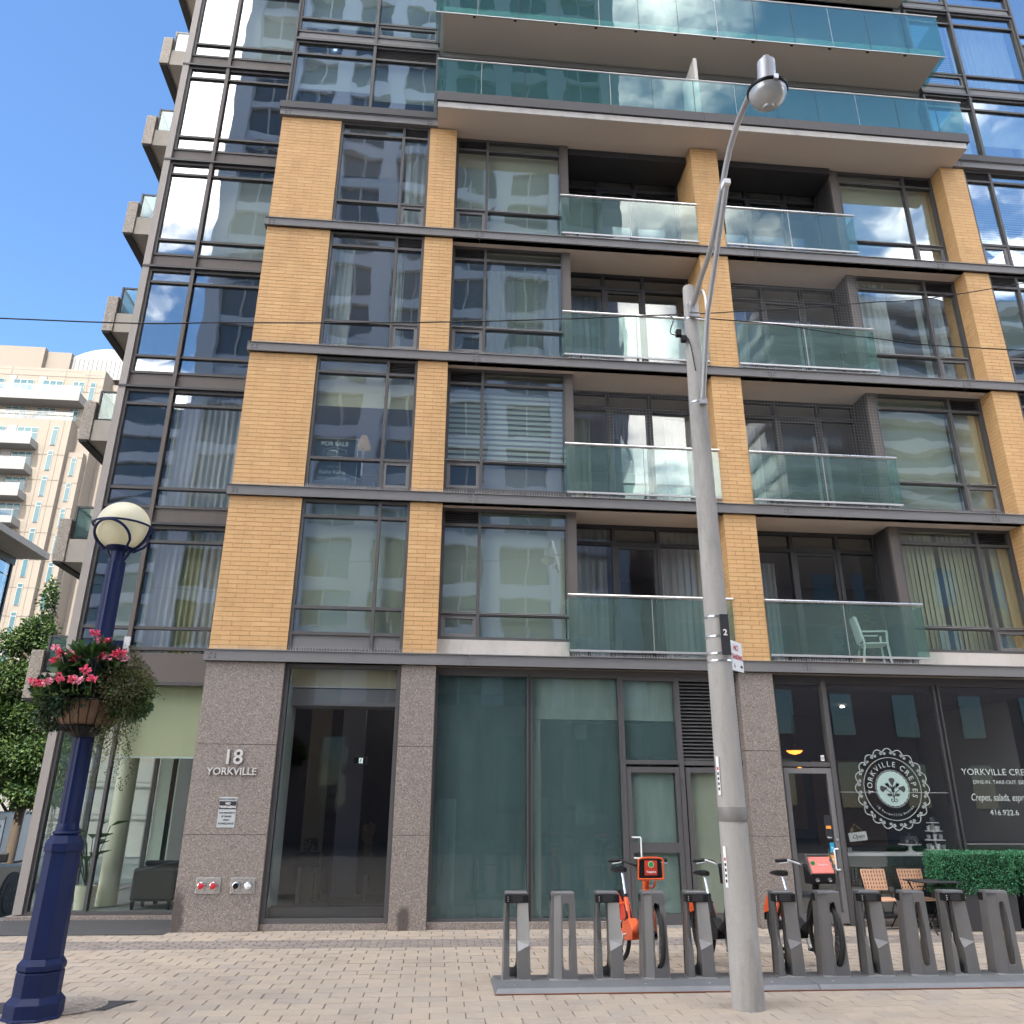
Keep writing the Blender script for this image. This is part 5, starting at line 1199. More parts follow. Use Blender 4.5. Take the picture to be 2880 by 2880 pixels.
def make_bike(name, label, fx, fy, paint, body, ebike, swing=0):
    """local +x is forward; rear hub at x -.52, front hub at x .52"""
    heading = R(-90 + swing); loc = (fx - .5 * math.cos(heading), fy - .5 * math.sin(heading), .0234)
    t = thing(name, label, 'bicycle', loc, heading, 'share bikes in the station'); r_ = .345; t.rotation_euler = (0, -.045, heading)
    for x, nm in ((-.52, 'rear_wheel'), (.50, 'front_wheel')):
        wv = MB().lathe([(.29, -.012), (.30, -.015), (.31, -.012), (.31, .012), (.30, .015), (.29, .012), (.29, -.012)], 36, (x, 0, r_), axis='y').build(nm, 'alu' if not ebike else 'black', t, smooth=True)
        MB().tube([(x + .322 * math.cos(2 * math.pi * k / 40), 0, r_ + .322 * math.sin(2 * math.pi * k / 40)) for k in range(40)], .0235, 10, closed=True).build('tyre', 'rubber', wv, smooth=True)
        s = MB()
        for k in range(28):
            a = 2 * math.pi * k / 28; a2 = a + (.5 if k % 2 else -.5); s.tube([(x + .03 * math.cos(a2), .03 * (1 if k % 4 < 2 else -1), r_ + .03 * math.sin(a2)), (x + .292 * math.cos(a), 0, r_ + .292 * math.sin(a))], .0022, 4)
        s.build('spokes', 'steel', wv); MB().lathe([(.0, -.055), (.04, -.05), (.055 if ebike else .042, -.03), (.055 if ebike else .042, .03), (.04, .05), (0, .055)], 16, (x, 0, r_), axis='y').build('hub', 'black', wv, smooth=True)
    f = MB().tube(smooth_path([(.44, 0, .86), (.36, 0, .62), (.18, 0, .42), (-.04, 0, .33), (-.14, 0, .32)]), .038, 10)
    f.tube([(-.14, 0, .30), (-.27, 0, .68)], .026, 10)
    for y in (-.055, .055): f.tube([(-.14, y * .6, .31), (-.52, y, r_)], .014, 8).tube(smooth_path([(-.23, y * .4, .60), (-.36, y, .56), (-.52, y, r_)]), .013, 8)
    f.tube([(.43, 0, .74), (.40, 0, .92)], .03, 10); f.build('frame', paint, t, smooth=True)
    fk = MB()
    for y in (-.05, .05): fk.tube([(.43, y * .7, .74), (.455, y, .68), (.50, y, r_)], .014, 8)
    fk.build('fork', paint, t, smooth=True)
    MB().prism([(-.30, .22), (.02, .26), (.05, .36), (-.08, .46), (-.30, .40)], -.05, .05).build('drive_cover', body, t, bev=.012)
    for sg, nm in ((1, 0), (-1, 1)):
        MB().tube([(-.14, sg * .06, .30), (-.14, sg * .085, .30), (-.14 + sg * .06, sg * .095, .14)], .011, 8).build('crank', 'alu', t, smooth=True)
        MB().box(-.14 + sg * .06 - .05, -.14 + sg * .06 + .05, sg * .14 - .045, sg * .14 + .045, .125, .155).build('pedal', 'black', t, bev=.004)
    # rear mudguard with coloured skirt panels
    g = []
    for i in range(15):
        a = R(-15 + 190 * i / 14); g.append((-.52 + .37 * math.cos(a), r_ + .37 * math.sin(a)))
    mg = MB()
    for (p, q) in zip(g[:-1], g[1:]): mg.add([(p[0], -.032, p[1]), (q[0], -.032, q[1]), (q[0], .032, q[1]), (p[0], .032, p[1]), (p[0] * .99 - .0052, -.028, p[1] - .006), (q[0] * .99 - .0052, -.028, q[1] - .006), (q[0] * .99 - .0052, .028, q[1] - .006), (p[0] * .99 - .0052, .028, p[1] - .006)], [(0, 1, 2, 3), (7, 6, 5, 4), (0, 4, 5, 1), (3, 2, 6, 7)])
    mg.build('rear_mudguard', 'black', t)
    for y in (-.04, .036):
        pts = [(-.52 + .365 * math.cos(R(a)), r_ + .365 * math.sin(R(a))) for a in range(20, 165, 12)] + [(-.52 + .15 * math.cos(R(150)), r_ + .15), (-.52 + .19, r_ + .06)]
        MB().prism(pts, y, y + .004).build('skirt_guard', 'orange_red' if not ebike else 'orange', t)
        if ebike:
            yy = y - .003 if y < 0 else y + .0045
            MB().prism([(-.50, r_ + .30), (-.56, r_ + .20), (-.525, r_ + .20), (-.545, r_ + .11), (-.47, r_ + .225), (-.51, r_ + .225)], yy, yy + .0025).build('bolt_mark', 'sign_white', t)
    g2 = [(.50 + .365 * math.cos(R(a)), r_ + .365 * math.sin(R(a))) for a in range(75, 190, 10)]
    mg = MB()
    for (p, q) in zip(g2[:-1], g2[1:]): mg.obox((p[0], 0, p[1]), (q[0], 0, q[1]), .06, .005, (0, 1, 0))
    mg.build('front_mudguard', 'black', t)
    # seat post, saddle
    top = .90 if not ebike else .86
    MB().tube([(-.26, 0, .64), (-.345, 0, top)], .0145, 10).build('seat_post', 'chrome', t, smooth=True); MB().tube([(-.262, 0, .655), (-.27, 0, .685)], .03, 12).build('post_clamp', 'black', t, smooth=True)
    sdl = MB(); sec = [(-.14, .085, .018), (-.09, .105, .03), (-.02, .075, .034), (.06, .035, .032), (.12, .022, .026)]
    vs = []
    for x, hw_, h_ in sec:
        for k in range(10):
            a = 2 * math.pi * k / 10; vs.append((-.35 + x, hw_ * math.cos(a), top + .035 + h_ * math.sin(a)))
    sdl.add(vs, [(i * 10 + k, i * 10 + (k + 1) % 10, (i + 1) * 10 + (k + 1) % 10, (i + 1) * 10 + k) for i in range(4) for k in range(10)] + [tuple(reversed(range(10))), tuple(range(40, 50))]); sdl.build('saddle', 'black', t, smooth=True)
    # handlebar, stem, grips and brake levers
    MB().tube([(.40, 0, .90), (.37, 0, 1.0)], .02, 10).build('stem', 'black' if not ebike else 'alu', t, smooth=True)
    hb_ = MB().tube(smooth_path([(.22, -.31, 1.04), (.27, -.22, 1.045), (.36, -.10, 1.0), (.37, 0, .985), (.36, .10, 1.0), (.27, .22, 1.045), (.22, .31, 1.04)]), .0125, 10).build('handlebar', 'black' if not ebike else 'alu', t, smooth=True)
    for sg in (-1, 1):
        MB().tube([(.21, sg * .325, 1.038), (.275, sg * .215, 1.045)], .0185, 10).build('grip', 'black', hb_, smooth=True); MB().tube([(.28, sg * .2, 1.03), (.30, sg * .24, 1.02), (.27, sg * .31, 1.01)], .007, 6).build('brake_lever', 'alu', hb_, smooth=True)
    if ebike:
        MB().tube(smooth_path([(.31, .19, 1.05), (.40, .14, 1.02), (.45, .08, .94), (.44, .03, .85)]), .005, 5).tube(smooth_path([(.31, -.19, 1.05), (.40, -.15, 1.03), (.46, -.1, .95), (.45, -.03, .84)]), .005, 5).build('brake_cables', 'black', t, smooth=True)
    # front carrier with advertising panel
    cx_ = .52
    if not ebike:
        bb = MB().add([(cx_, -.135, .87), (cx_ + .06, -.135, .87), (cx_ + .085, -.115, 1.06), (cx_ - .02, -.115, 1.06), (cx_, .135, .87), (cx_ + .06, .135, .87), (cx_ + .085, .115, 1.06), (cx_ - .02, .115, 1.06)], [(0, 1, 2, 3), (7, 6, 5, 4), (0, 4, 5, 1), (1, 5, 6, 2), (2, 6, 7, 3), (3, 7, 4, 0)]).build('carrier_box', 'black', t, bev=.012)
        MB().tube(smooth_path([(cx_ + .062, -.137, .87), (cx_ + .085, -.135, 1.0), (cx_ + .09, -.11, 1.065), (cx_ + .09, .11, 1.065), (cx_ + .085, .135, 1.0), (cx_ + .062, .137, .87)]), .009, 8).tube(smooth_path([(cx_ + .064, -.137, .87), (cx_ + .05, -.06, .86), (cx_ + .03, -.05, .81), (cx_ - .02, -.035, .78)]), .011, 8).tube(smooth_path([(cx_ + .064, .137, .87), (cx_ + .05, .06, .86), (cx_ + .03, .05, .81), (cx_ - .02, .035, .78)]), .011, 8).tube([(cx_ + .064, -.137, .87), (cx_ + .064, .137, .87)], .008, 8).build('carrier_rack', 'orange', t, smooth=True)
        pn = MB().add([(cx_ + .072, -.068, .905), (cx_ + .0905, -.068, 1.045), (cx_ + .0905, .068, 1.045), (cx_ + .072, .068, .905), (cx_ + .066, -.068, .905), (cx_ + .084, -.068, 1.045), (cx_ + .084, .068, 1.045), (cx_ + .066, .068, .905)], [(0, 3, 2, 1), (4, 5, 6, 7), (0, 1, 5, 4), (1, 2, 6, 5), (2, 3, 7, 6), (3, 0, 4, 7)]).build('advert_panel', 'orange_red', t)
        for r2, m2, o_ in ((.032, 'cream', .0), (.026, 'green_logo', .002)): MB().lathe([(r2, 0), (r2, .002)], 20, (cx_ + .0885 + o_, 0, 1.008), axis='x').build('round_mark', m2, pn)
        tx = text('lettering', 'Tangerine', .026, (cx_ + .0835, 0, .93), 'sign_white', pn, .0006, bold=.0008); tx.rotation_euler = (0, R(-0), R(90))
        MB().lathe([(.02, 0), (.016, .02), (0, .024)], 16, (cx_ + .04, 0, .81), axis='x').build('front_light', 'chrome', t, smooth=True)
    else:
        MB().add([(cx_ - .04, -.15, .82), (cx_ + .09, -.14, .82), (cx_ + .10, -.14, .92), (cx_ - .06, -.15, 1.02), (cx_ - .04, .15, .82), (cx_ + .09, .14, .82), (cx_ + .10, .14, .92), (cx_ - .06, .15, 1.02)], [(0, 1, 2, 3), (7, 6, 5, 4), (0, 4, 5, 1), (1, 5, 6, 2), (2, 6, 7, 3), (3, 7, 4, 0)]).build('carrier_box', 'black', t, bev=.014)
        pn = MB().add([(cx_ + .108, -.13, .92), (cx_ + .03, -.125, 1.085), (cx_ + .03, .125, 1.085), (cx_ + .108, .13, .92), (cx_ + .07, -.13, .91), (cx_ - .0, -.125, 1.075), (cx_ - .0, .125, 1.075), (cx_ + .07, .13, .91)], [(0, 3, 2, 1), (4, 5, 6, 7), (0, 1, 5, 4), (1, 2, 6, 5), (2, 3, 7, 6), (3, 0, 4, 7)]).build('advert_panel', 'red_bleached', t, bev=.012)
        MB().tube(smooth_path([(cx_ + .11, -.14, .91), (cx_ + .04, -.138, 1.08), (cx_ + .025, -.11, 1.095), (cx_ + .025, .11, 1.095), (cx_ + .04, .138, 1.08), (cx_ + .11, .14, .91)]), .010, 8).build('panel_rim', 'frame', t, smooth=True)
        sl_ = math.atan2(.078, .165)
        for nm, s_, sz, yy, zz, m2 in (('lettering', 'Tangerine', .03, .02, .055, 'sign_white'),):
            tx = text(nm, s_, sz, (0, 0, 0), m2, pn, .0006); tx.location = (cx_ + .078, yy, .995); tx.rotation_euler = (0, -sl_, R(90)); tx.rotation_euler = (sl_ * 0, 0, R(90))
        MB().lathe([(.022, 0), (.022, .003)], 18, (cx_ + .068, -.085, 1.02), axis='x').build('round_mark', 'green_logo', pn)
        for y in (-.07, .07): MB().lathe([(.024, 0), (.018, .012), (0, .014)], 14, (cx_ + .094, y, .86), axis='x').build('front_light', 'chrome', t, smooth=True)
    return t
FY = -3.26
make_bike('bicycle', 'bright orange share bike with a black front box, docked left of the concrete pole', DX + 3 * DSP + .03, FY, 'orange', 'orange', False, 6)
make_bike('bicycle', 'black electric share bike with orange wheel skirts, hidden behind the concrete pole', DX + 5 * DSP + .03, FY, 'black', 'black', True, 3)
make_bike('bicycle', 'black electric share bike with a faded red front panel, docked right of the concrete pole', DX + 7 * DSP + .04, FY, 'black', 'black', True, 3)

# ------------------------------------------------------------------ cafe terrace
def bistro_chair(lb, x, y, rz):
    t = thing('bistro_chair', lb, 'chair', (x, y, 0), rz, 'folding chairs in front of the cafe')
    b1 = MB()
    # seat faces local -y; back at +y
    n, m_ = 8, 5
    w_, z0, z1 = .19, .50, .755
    for i in range(n + 1): xx = -w_ + 2 * w_ * i / n; b1.obox((xx, .17, z0), (xx, .215, z1), .024, .012, (0, 1, 0))
    for j in range(m_ + 1): zz = z0 + (z1 - z0) * j / m_; yy = .17 + .045 * j / m_; b1.obox((-w_ - .012, yy, zz), (w_ + .012, yy, zz), .022, .014, (0, 1, 0))
    b1.build('woven_back', 'rattan', t); b2 = MB()
    for i in range(n + 1): xx = -w_ + 2 * w_ * i / n; b2.obox((xx, -.19, .388), (xx, .17, .382), .03, .012)
    for j in range(8): yy = -.19 + .36 * j / 7; b2.obox((-w_ - .012, yy, .386), (w_ + .012, yy, .386), .03, .014)
    b2.build('woven_seat', 'rattan', t)
    for sg in (-1, 1):
        MB().tube([(sg * .2, .225, .77), (sg * .2, .16, .48), (sg * .2, -.17, .0)], .009, 8).build('leg', 'black', t, smooth=True); MB().tube([(sg * .185, -.17, .38), (sg * .185, .2, .0)], .009, 8).build('leg', 'black', t, smooth=True)
    MB().tube([(-.2, -.15, .03), (.2, -.15, .03)], .007, 6).build('stretcher', 'black', t); MB().tube([(-.185, .18, .03), (.185, .18, .03)], .007, 6).build('stretcher', 'black', t)
    return t
bistro_chair('folding bistro chair with pinkish woven back, nearest the cafe door', 9.70, -.12, R(8)); bistro_chair('folding bistro chair with pinkish woven back, right behind the black table', 10.27, -.10, R(6))
tb = thing('folding_table', 'small black folding table between the woven chair and the green hedge box', 'table', (10.28, -.40, 0), R(4))
MB().box(-.285, .285, -.27, .27, .635, .65).build('table_top', 'black_matt', tb, bev=.003)
for sg in (-1, 1):
    MB().tube([(sg * .24 - .02, -.2, .63), (sg * .24 + .0, .24, .0)], .011, 8).build('leg', 'black', tb, smooth=True); MB().tube([(sg * .22 - .02, .2, .63), (sg * .22, -.26, .0)], .011, 8).build('leg', 'black', tb, smooth=True)
for q in ([(-.24, .21, .04), (.24, .21, .04)], [(-.22, -.22, .05), (.22, -.22, .05)], [(-.23, .01, .58), (.23, .01, .58)]): MB().tube(q, .008, 6).build('stretcher', 'black', tb)
def hedge_box(lb, x0, x1, y0, y1):
    t = thing('hedge_planter', lb, 'planter', ((x0 + x1) / 2, (y0 + y1) / 2, 0), 0, 'hedge planters in front of the cafe'); w_, d = (x1 - x0) / 2, (y1 - y0) / 2
    MB().frust((-w_ + .03, w_ - .03, -d + .03, d - .03), (-w_ + .01, w_ - .01, -d + .01, d - .01), 0, .56).build('planter_box', 'frame_dark', t, bev=.006)
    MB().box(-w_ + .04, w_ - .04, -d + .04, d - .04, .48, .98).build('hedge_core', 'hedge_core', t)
    for m_, n in (('boxwood', 5200), ('boxwood_light', 2000)):
        b = MB()
        for _ in range(n):
            u, v_ = random.uniform(-1, 1), random.uniform(-1, 1); f_ = random.random()
            if f_ < .42: p = (u * w_, -d, .74 + v_ * .27); nn = (0, -1, .3)
            elif f_ < .62: p = (u * w_, v_ * d, 1.0); nn = (0, 0, 1)
            elif f_ < .82: p = (-w_, u * d, .74 + v_ * .27); nn = (-1, 0, .3)
            elif f_ < .9: p = (w_, u * d, .74 + v_ * .27); nn = (1, 0, .3)
            else: p = (u * w_, d, .74 + v_ * .27); nn = (0, 1, .3)
            q = Vector(p) + Vector((random.gauss(0, .012), random.gauss(0, .012), random.gauss(0, .012)))
            b.leaf(q, Vector(nn) + Vector((random.gauss(0, .8), random.gauss(0, .8), random.gauss(0, .8))), .028, .017)
        tag(b.build('hedge_leaves', m_, t), kind='stuff')
hedge_box('planter box topped with clipped green hedge, right of the folding table', 10.46, 11.52, -.42, .02)
hedge_box('planter box with clipped green hedge cut off by the right edge of view', 11.68, 12.7, -.42, .02)
# ------------------------------------------------------------------ small pavement things
tag(MB().add([(-3.4, -.16, .004), (-.24, -.16, .004), (-.24, 1.24, .004), (-3.4, 1.24, .004), (-3.4, -.16, .010), (-.24, -.16, .010), (-.24, 1.24, .010), (-3.4, 1.24, .010)], [(4, 5, 6, 7), (0, 1, 5, 4), (1, 2, 6, 5), (3, 0, 4, 7)]).build('asphalt_patch', 'asphalt'), 'dark asphalt strip in front of the glass corner, left of the granite pier', 'asphalt patch')
ap = MB().prism([(.07, -3.86), (.70, -3.88), (.62, -4.0), (.56, -4.2), (-.6, -4.3), (-.6, -3.9)], .003, .007, 'z').build('asphalt_patch', 'asphalt'); tag(ap, 'small dark asphalt patch around the round access cover beside the blue lamp', 'asphalt patch')
mh = thing('access_cover', 'round pale concrete access cover beside the blue lamp base', 'access cover', (.17, -4.05, .006))
MB().lathe([(.33, .0), (.33, .006), (.31, .008), (0, .008)], 40).build('ring', 'aggregate', mh); MB().lathe([(.285, .0085), (.28, .0125), (0, .0125)], 40).build('lid', 'aggregate', mh)
for x in (-.12, .12): MB().box(x - .03, x + .03, -.008, .008, .0126, .0135).build('key_slot', 'black', mh)


# ------------------------------------------------------------------ far beige tower, up the side street
tw = thing('apartment_tower', 'tall beige stone apartment tower with white balconies and a curved metal roof, far left', 'building', (-42, 70, -2))
O = Vector((42, -70, 2))
def TB(x0, x1, y0, y1, z0, z1): return MB().box(x0 + 42, x1 + 42, y0 - 70, y1 - 70, z0 + 2, z1 + 2)
body = TB(-60, -35.5, 70, 90, -2, 47.1).build('wall', 'tower_stone', tw)
TB(-60, -37.3, 68.6, 69.99, -2, 40.1).build('wall', 'tower_stone', tw)
TB(-35.49, -33.0, 72, 90, -2, 46.4).build('wall', 'tower_stone', tw)
TB(-37.29, -35.7, 69.2, 69.99, -2, 36.6).build('wall', 'tower_stone', tw)
TB(-32.99, -20, 74, 90, -2, 44).build('wall', 'tower_stone2', tw)
TB(-60, -43.1, 71, 85, 47.11, 50.3).build('penthouse', 'tower_stone2', tw); TB(-43.09, -40.4, 71.6, 85, 47.11, 50.1).build('penthouse', 'tower_stone2', tw)
rf = [(-40.39 + 42, 49.1)]
for i in range(13): t = i / 12; rf.append((-40.39 + 7.0 * t + 42, 52.0 + 1.15 * math.sin(R(20 + 140 * t)) - .6 * (1 - t) ** 3))
rf.append((-33.4 + 42, 49.1)); MB().prism(rf, 2, 14).build('curved_roof', 'tower_metal', tw)
s = MB()
for k in range(14): s.box(1.9 + k * .5, 1.94 + k * .5, 1.94, 1.995, 49.1, 51.6)
s.build('roof_seams', 'tower_white', tw)
j = MB()
for z in [40.6, 46.0] + [1.2 + 2.9 * k for k in range(1, 13)]: j.box(-60 + 42, -37.28 + 42, -1.43, -1.4, z + 2 - .03, z + 2 + .03); j.box(-37.28 + 42, -35.69 + 42, -.83, -.8, z + 2 - .03, z + 2 + .03)
for x in (-39.5, -38.0): j.box(x + 42 - .03, x + 42 + .03, -1.43, -1.4, 0, 42)
for z in (44.3, 46.1): j.box(-60 + 42, -35.5 + 42, -.03, .0, z + 2 - .03, z + 2 + .03)
for x in (-45.5, -39.7, -37.2): j.box(x + 42 - .03, x + 42 + .03, -.03, 0, 46.3, 49.1)
j.build('panel_joints', 'tower_stone2', tw)
def twin(x0, x1, y, z0, z1, nx=1, zt=None):
    w_ = MB().box(x0 + 42, x1 + 42, y - 70 - .06, y - 70 - .01, z0 + 2, z1 + 2).build('window', 'tower_frame', tw)
    st = (x1 - x0) / nx
    for i in range(nx):
        zs = [z0] + ([zt] if zt else []) + [z1]
        for a, b in zip(zs[:-1], zs[1:]): MB().box(x0 + i * st + .06 + 42, x0 + (i + 1) * st - .06 + 42, y - 70 - .10, y - 70 - .065, a + .06 + 2, b - .06 + 2).build('pane', 'glass_far', w_)
for k in range(12):
    z = 37.0 - 2.9 * k
    twin(-39.0, -38.46, 68.6, z + .05, z + 2.3, 1, z + 1.9); twin(-36.75, -36.25, 69.2, z - 3.15, z - 1.05, 1, z - 1.5)
    if k < 8: twin(-34.6, -34.0, 72, z - 4.6, z - 2.2, 1, z - 2.7)
    # balcony bays
    if k < 11:
        zb_ = z - .55
        bb = MB().box(-60 + 42, -40.2 + 42, -3.0, -1.41, zb_ + 2, zb_ + .22 + 2).box(-60 + 42, -40.2 + 42, -3.0, -2.85, zb_ + .221 + 2, zb_ + .75 + 2).box(-40.4 + 42, -40.2 + 42, -2.849, -1.41, zb_ + .221 + 2, zb_ + .75 + 2).build('balcony', 'tower_white', tw)
        MB().box(-60 + 42, -40.25 + 42, -2.95, -2.92, zb_ + .76 + 2, zb_ + 1.35 + 2).build('balustrade', 'glass_clear', bb)
        MB().box(-60 + 42, -40.2 + 42, -2.97, -2.90, zb_ + 1.36 + 2, zb_ + 1.41 + 2).build('handrail', 'tower_frame', bb)
        twin(-42.6, -40.5, 68.6, zb_ + .3, zb_ + 2.6, 3, zb_ + 2.0); twin(-46.2, -43.8, 68.6, zb_ + .3, zb_ + 2.6, 3, zb_ + 2.0)
        MB().box(-43.7 + 42, -42.7 + 42, -1.45, -1.405, zb_ + .25 + 2, zb_ + 2.8 + 2).build('render_panel', 'tower_white', tw)
for x0, x1, n in ((-49.5, -46.0, 3), (-45.0, -42.9, 3), (-41.9, -39.8, 3), (-38.7, -37.5, 2), (-36.85, -36.25, 1)): twin(x0, x1, 70, 43.2 - (.0), 45.5, n, 44.9)
for x0, x1, n in ((-49.5, -46.2, 3), (-45.2, -43.0, 3), (-41.9, -39.9, 3), (-38.5, -37.5, 2)): twin(x0, x1, 70, 40.6, 42.1, n, 41.8)
b1 = TB(-60, -36.8, 68.0, 69.99, 42.2, 43.2).build('balcony', 'tower_white', tw); TB(-60, -36.85, 68.02, 68.05, 43.21, 43.9).build('balustrade', 'glass_clear', b1); TB(-60, -36.8, 68.0, 68.06, 43.91, 43.96).build('handrail', 'tower_frame', b1)
b2 = TB(-60, -37.3, 68.62, 68.66, 40.11, 40.95).build('terrace_rail', 'glass_clear', tw); TB(-60, -37.3, 68.6, 68.68, 40.96, 41.02).build('handrail', 'tower_frame', b2)
for x in (-45.6, -42.4): TB(x, x + .8, 68.0, 69.99, 44.0, 45.9).build('render_panel', 'tower_white', tw) if False else TB(x, x + .8, 69.93, 69.985, 43.3, 46.0).build('render_panel', 'tower_white', tw)
for x, y in ((-41.6, 70.5), (-36.3, 70.5)): TB(x - 1.2, x + .3, y, y + .3, 47.11, 47.35).build('roof_fitting', 'tower_metal', tw); 

# ------------------------------------------------------------------ low building with a long roof canopy, left edge
lb_ = thing('canopy_building', 'low glass fronted building with a broad overhanging flat canopy at the left edge', 'building', (-18, 14, -1.1))
def CB_(x0, x1, y0, y1, z0, z1): return MB().box(x0 + 18, x1 + 18, y0 - 14, y1 - 14, z0 + 1.1, z1 + 1.1)
CB_(-26, -13.95, 4, 19.9, -1.1, 7.6).build('lower_wall', 'orange_wall', lb_); CB_(-26, -14.1, 4.1, 19.8, 7.61, 10.6).build('upper_storey', 'room_dark', lb_)
CB_(-27, -12.6, 3, 20.0, 10.7, 10.95).build('canopy', 'concrete', lb_); CB_(-26, -13.8, 4, 19.95, 9.1, 9.4).build('spandrel_band', 'tower_white', lb_) if False else None
fr_ = CB_(-13.95, -13.8, 4, 19.9, 7.61, 7.9).box(18 - 13.95, 18 - 13.8, -10, 5.9, 10.4 + 1.1, 10.69 + 1.1); fr_.build('window_frame', 'frame_dark', lb_)
for k in range(10):
    y = 4 + k * 1.75
    q = CB_(-13.92, -13.82, y, y + .1, 7.91, 10.39).build('mullion', 'frame_dark', lb_)
    if k < 9:
        CB_(-13.9, -13.87, y + .11, y + 1.74, 7.92, 9.9).build('pane', 'glass_upper', q); CB_(-13.9, -13.87, y + .11, y + 1.74, 9.95, 10.38).build('pane', 'glass_upper', q)

# ------------------------------------------------------------------ street trees
def tree(lb, loc, hgt, blobs, n, trunk_r=.16):
    t = thing('street_tree', lb, 'tree', loc, group='street trees on the side street'); tr_ = MB()
    tr_.tube([(0, 0, -.1), (.05, .03, hgt * .25), (-.05, .05, hgt * .5), (.03, 0, hgt * .82)], [trunk_r, trunk_r * .85, trunk_r * .6, trunk_r * .2], 10)
    lf = MB(); ll = MB(); ld = MB()
    for (c, r_, w_) in blobs:
        base = Vector((0, 0, max(hgt * .22, c[2] - r_[2] - .6))); tr_.tube([base, (base + Vector(c)) / 2 + Vector((random.gauss(0, .12), random.gauss(0, .12), .1)), c], [trunk_r * .38, trunk_r * .22, .012], 6)
        for _ in range(int(n * w_)):
            d = Vector((random.gauss(0, 1), random.gauss(0, 1), random.gauss(0, 1))).normalized(); q = Vector(c) + Vector((d.x * r_[0], d.y * r_[1], d.z * r_[2])) * random.random() ** .45
            # leaves sit in sprays
            for _k in range(3):
                m_ = random.random(); (ll if m_ < .3 else ld if m_ > .8 else lf).leaf(q + Vector((random.gauss(0, .07), random.gauss(0, .07), random.gauss(0, .05))), d + Vector((random.gauss(0, .6), random.gauss(0, .6), random.gauss(-.2, .5))), random.uniform(.09, .16), random.uniform(.06, .1))
    tr_.build('trunk', 'bark', t, smooth=True)
    for nm, mb, m_ in (('crown', lf, 'foliage'), ('crown', ll, 'foliage_light'), ('crown', ld, 'foliage_dark')): mb.build(nm, m_, t)
tree('loose leafy street tree with a pointed leader in front of the beige tower', (-9.45, 15, -1.1), 9.6,
     [((-.4, 0, 9.0), (.22, .25, .75), .12), ((-.5, 0, 7.9), (.55, .5, .6), .35), ((.4, 0, 7.4), (.8, .5, .28), .3), ((-1.1, .2, 7.6), (.8, .6, .45), .4), ((1.0, -.1, 6.7), (.7, .5, .35), .38), ((.2, 0, 6.5), (.9, .7, .55), .7), ((-.9, 0, 6.4), (1.0, .8, .7), .8), ((.1, .1, 5.2), (1.1, .8, .8), 1.3), ((-1.2, 0, 5.0), (1.0, .8, .8), 1.2), ((.3, -.1, 4.0), (1.2, .9, .7), 1.3), ((-1.0, -.1, 3.9), (1.2, .9, .7), 1.2), ((.5, -.1, 3.0), (1.0, .8, .5), .9)], 1250)
tree('dense dark street tree low behind the flower basket, in front of the vans', (-10.4, 16.6, -1.1), 6.6,
     [((-1.0, 0, 5.2), (1.1, .9, .8), 1.0), ((.4, 0, 5.0), (1.1, .8, .8), 1.0), ((-.6, 0, 4.0), (1.5, 1, .8), 1.3), ((.9, 0, 3.9), (.9, .8, .7), .9), ((-1.2, 0, 3.3), (1.2, .8, .5), .9), ((.4, 0, 3.4), (1.1, .8, .5), .9)], 850, .15)
tree('dark leafy street tree farther back on the side street', (-12.2, 21, -1.1), 7.4,
     [((0, 0, 6.2), (1.6, 1.2, 1.0), 1.2), ((-1.2, 0, 5.0), (1.4, 1.1, .9), 1.1), ((1.1, 0, 4.9), (1.4, 1.1, .9), 1.1), ((0, 0, 4.0), (1.9, 1.1, .7), 1.2)], 700, .17)

# ------------------------------------------------------------------ vehicles on the side street
def wheel(parent, x, y, z, r_, rim='alu', w_=.24, sg=1):
    wv = MB().lathe([(r_ * .60, -w_ / 2), (r_ * .94, -w_ / 2), (r_, -w_ / 2 + .03), (r_, w_ / 2 - .03), (r_ * .94, w_ / 2), (r_ * .60, w_ / 2)], 32, (x, y, z), axis='x').build('wheel', 'rubber', parent, smooth=True)
    b = MB().lathe([(0, sg * (w_ / 2 - .05)), (r_ * .15, sg * (w_ / 2 - .05)), (r_ * .15, sg * (w_ / 2 - .035)), (0, sg * (w_ / 2 - .035))], 16, (x, y, z), axis='x').lathe([(r_ * .6, sg * (w_ / 2 - .005)), (r_ * .55, sg * (w_ / 2 - .04)), (r_ * .6, sg * (w_ / 2 - .08))], 32, (x, y, z), axis='x')
    for k in range(6):
        a = k * math.pi / 3; b.obox((x + sg * (w_ / 2 - .04), y, z), (x + sg * (w_ / 2 - .02), y + r_ * .57 * math.cos(a), z + r_ * .57 * math.sin(a)), .05, .03)
    b.build('rim', rim, wv, smooth=False)
tk = thing('pickup_truck', 'dark pickup truck parked on the side street at the left edge', 'truck', (-8.45, 9.6, -1.1))
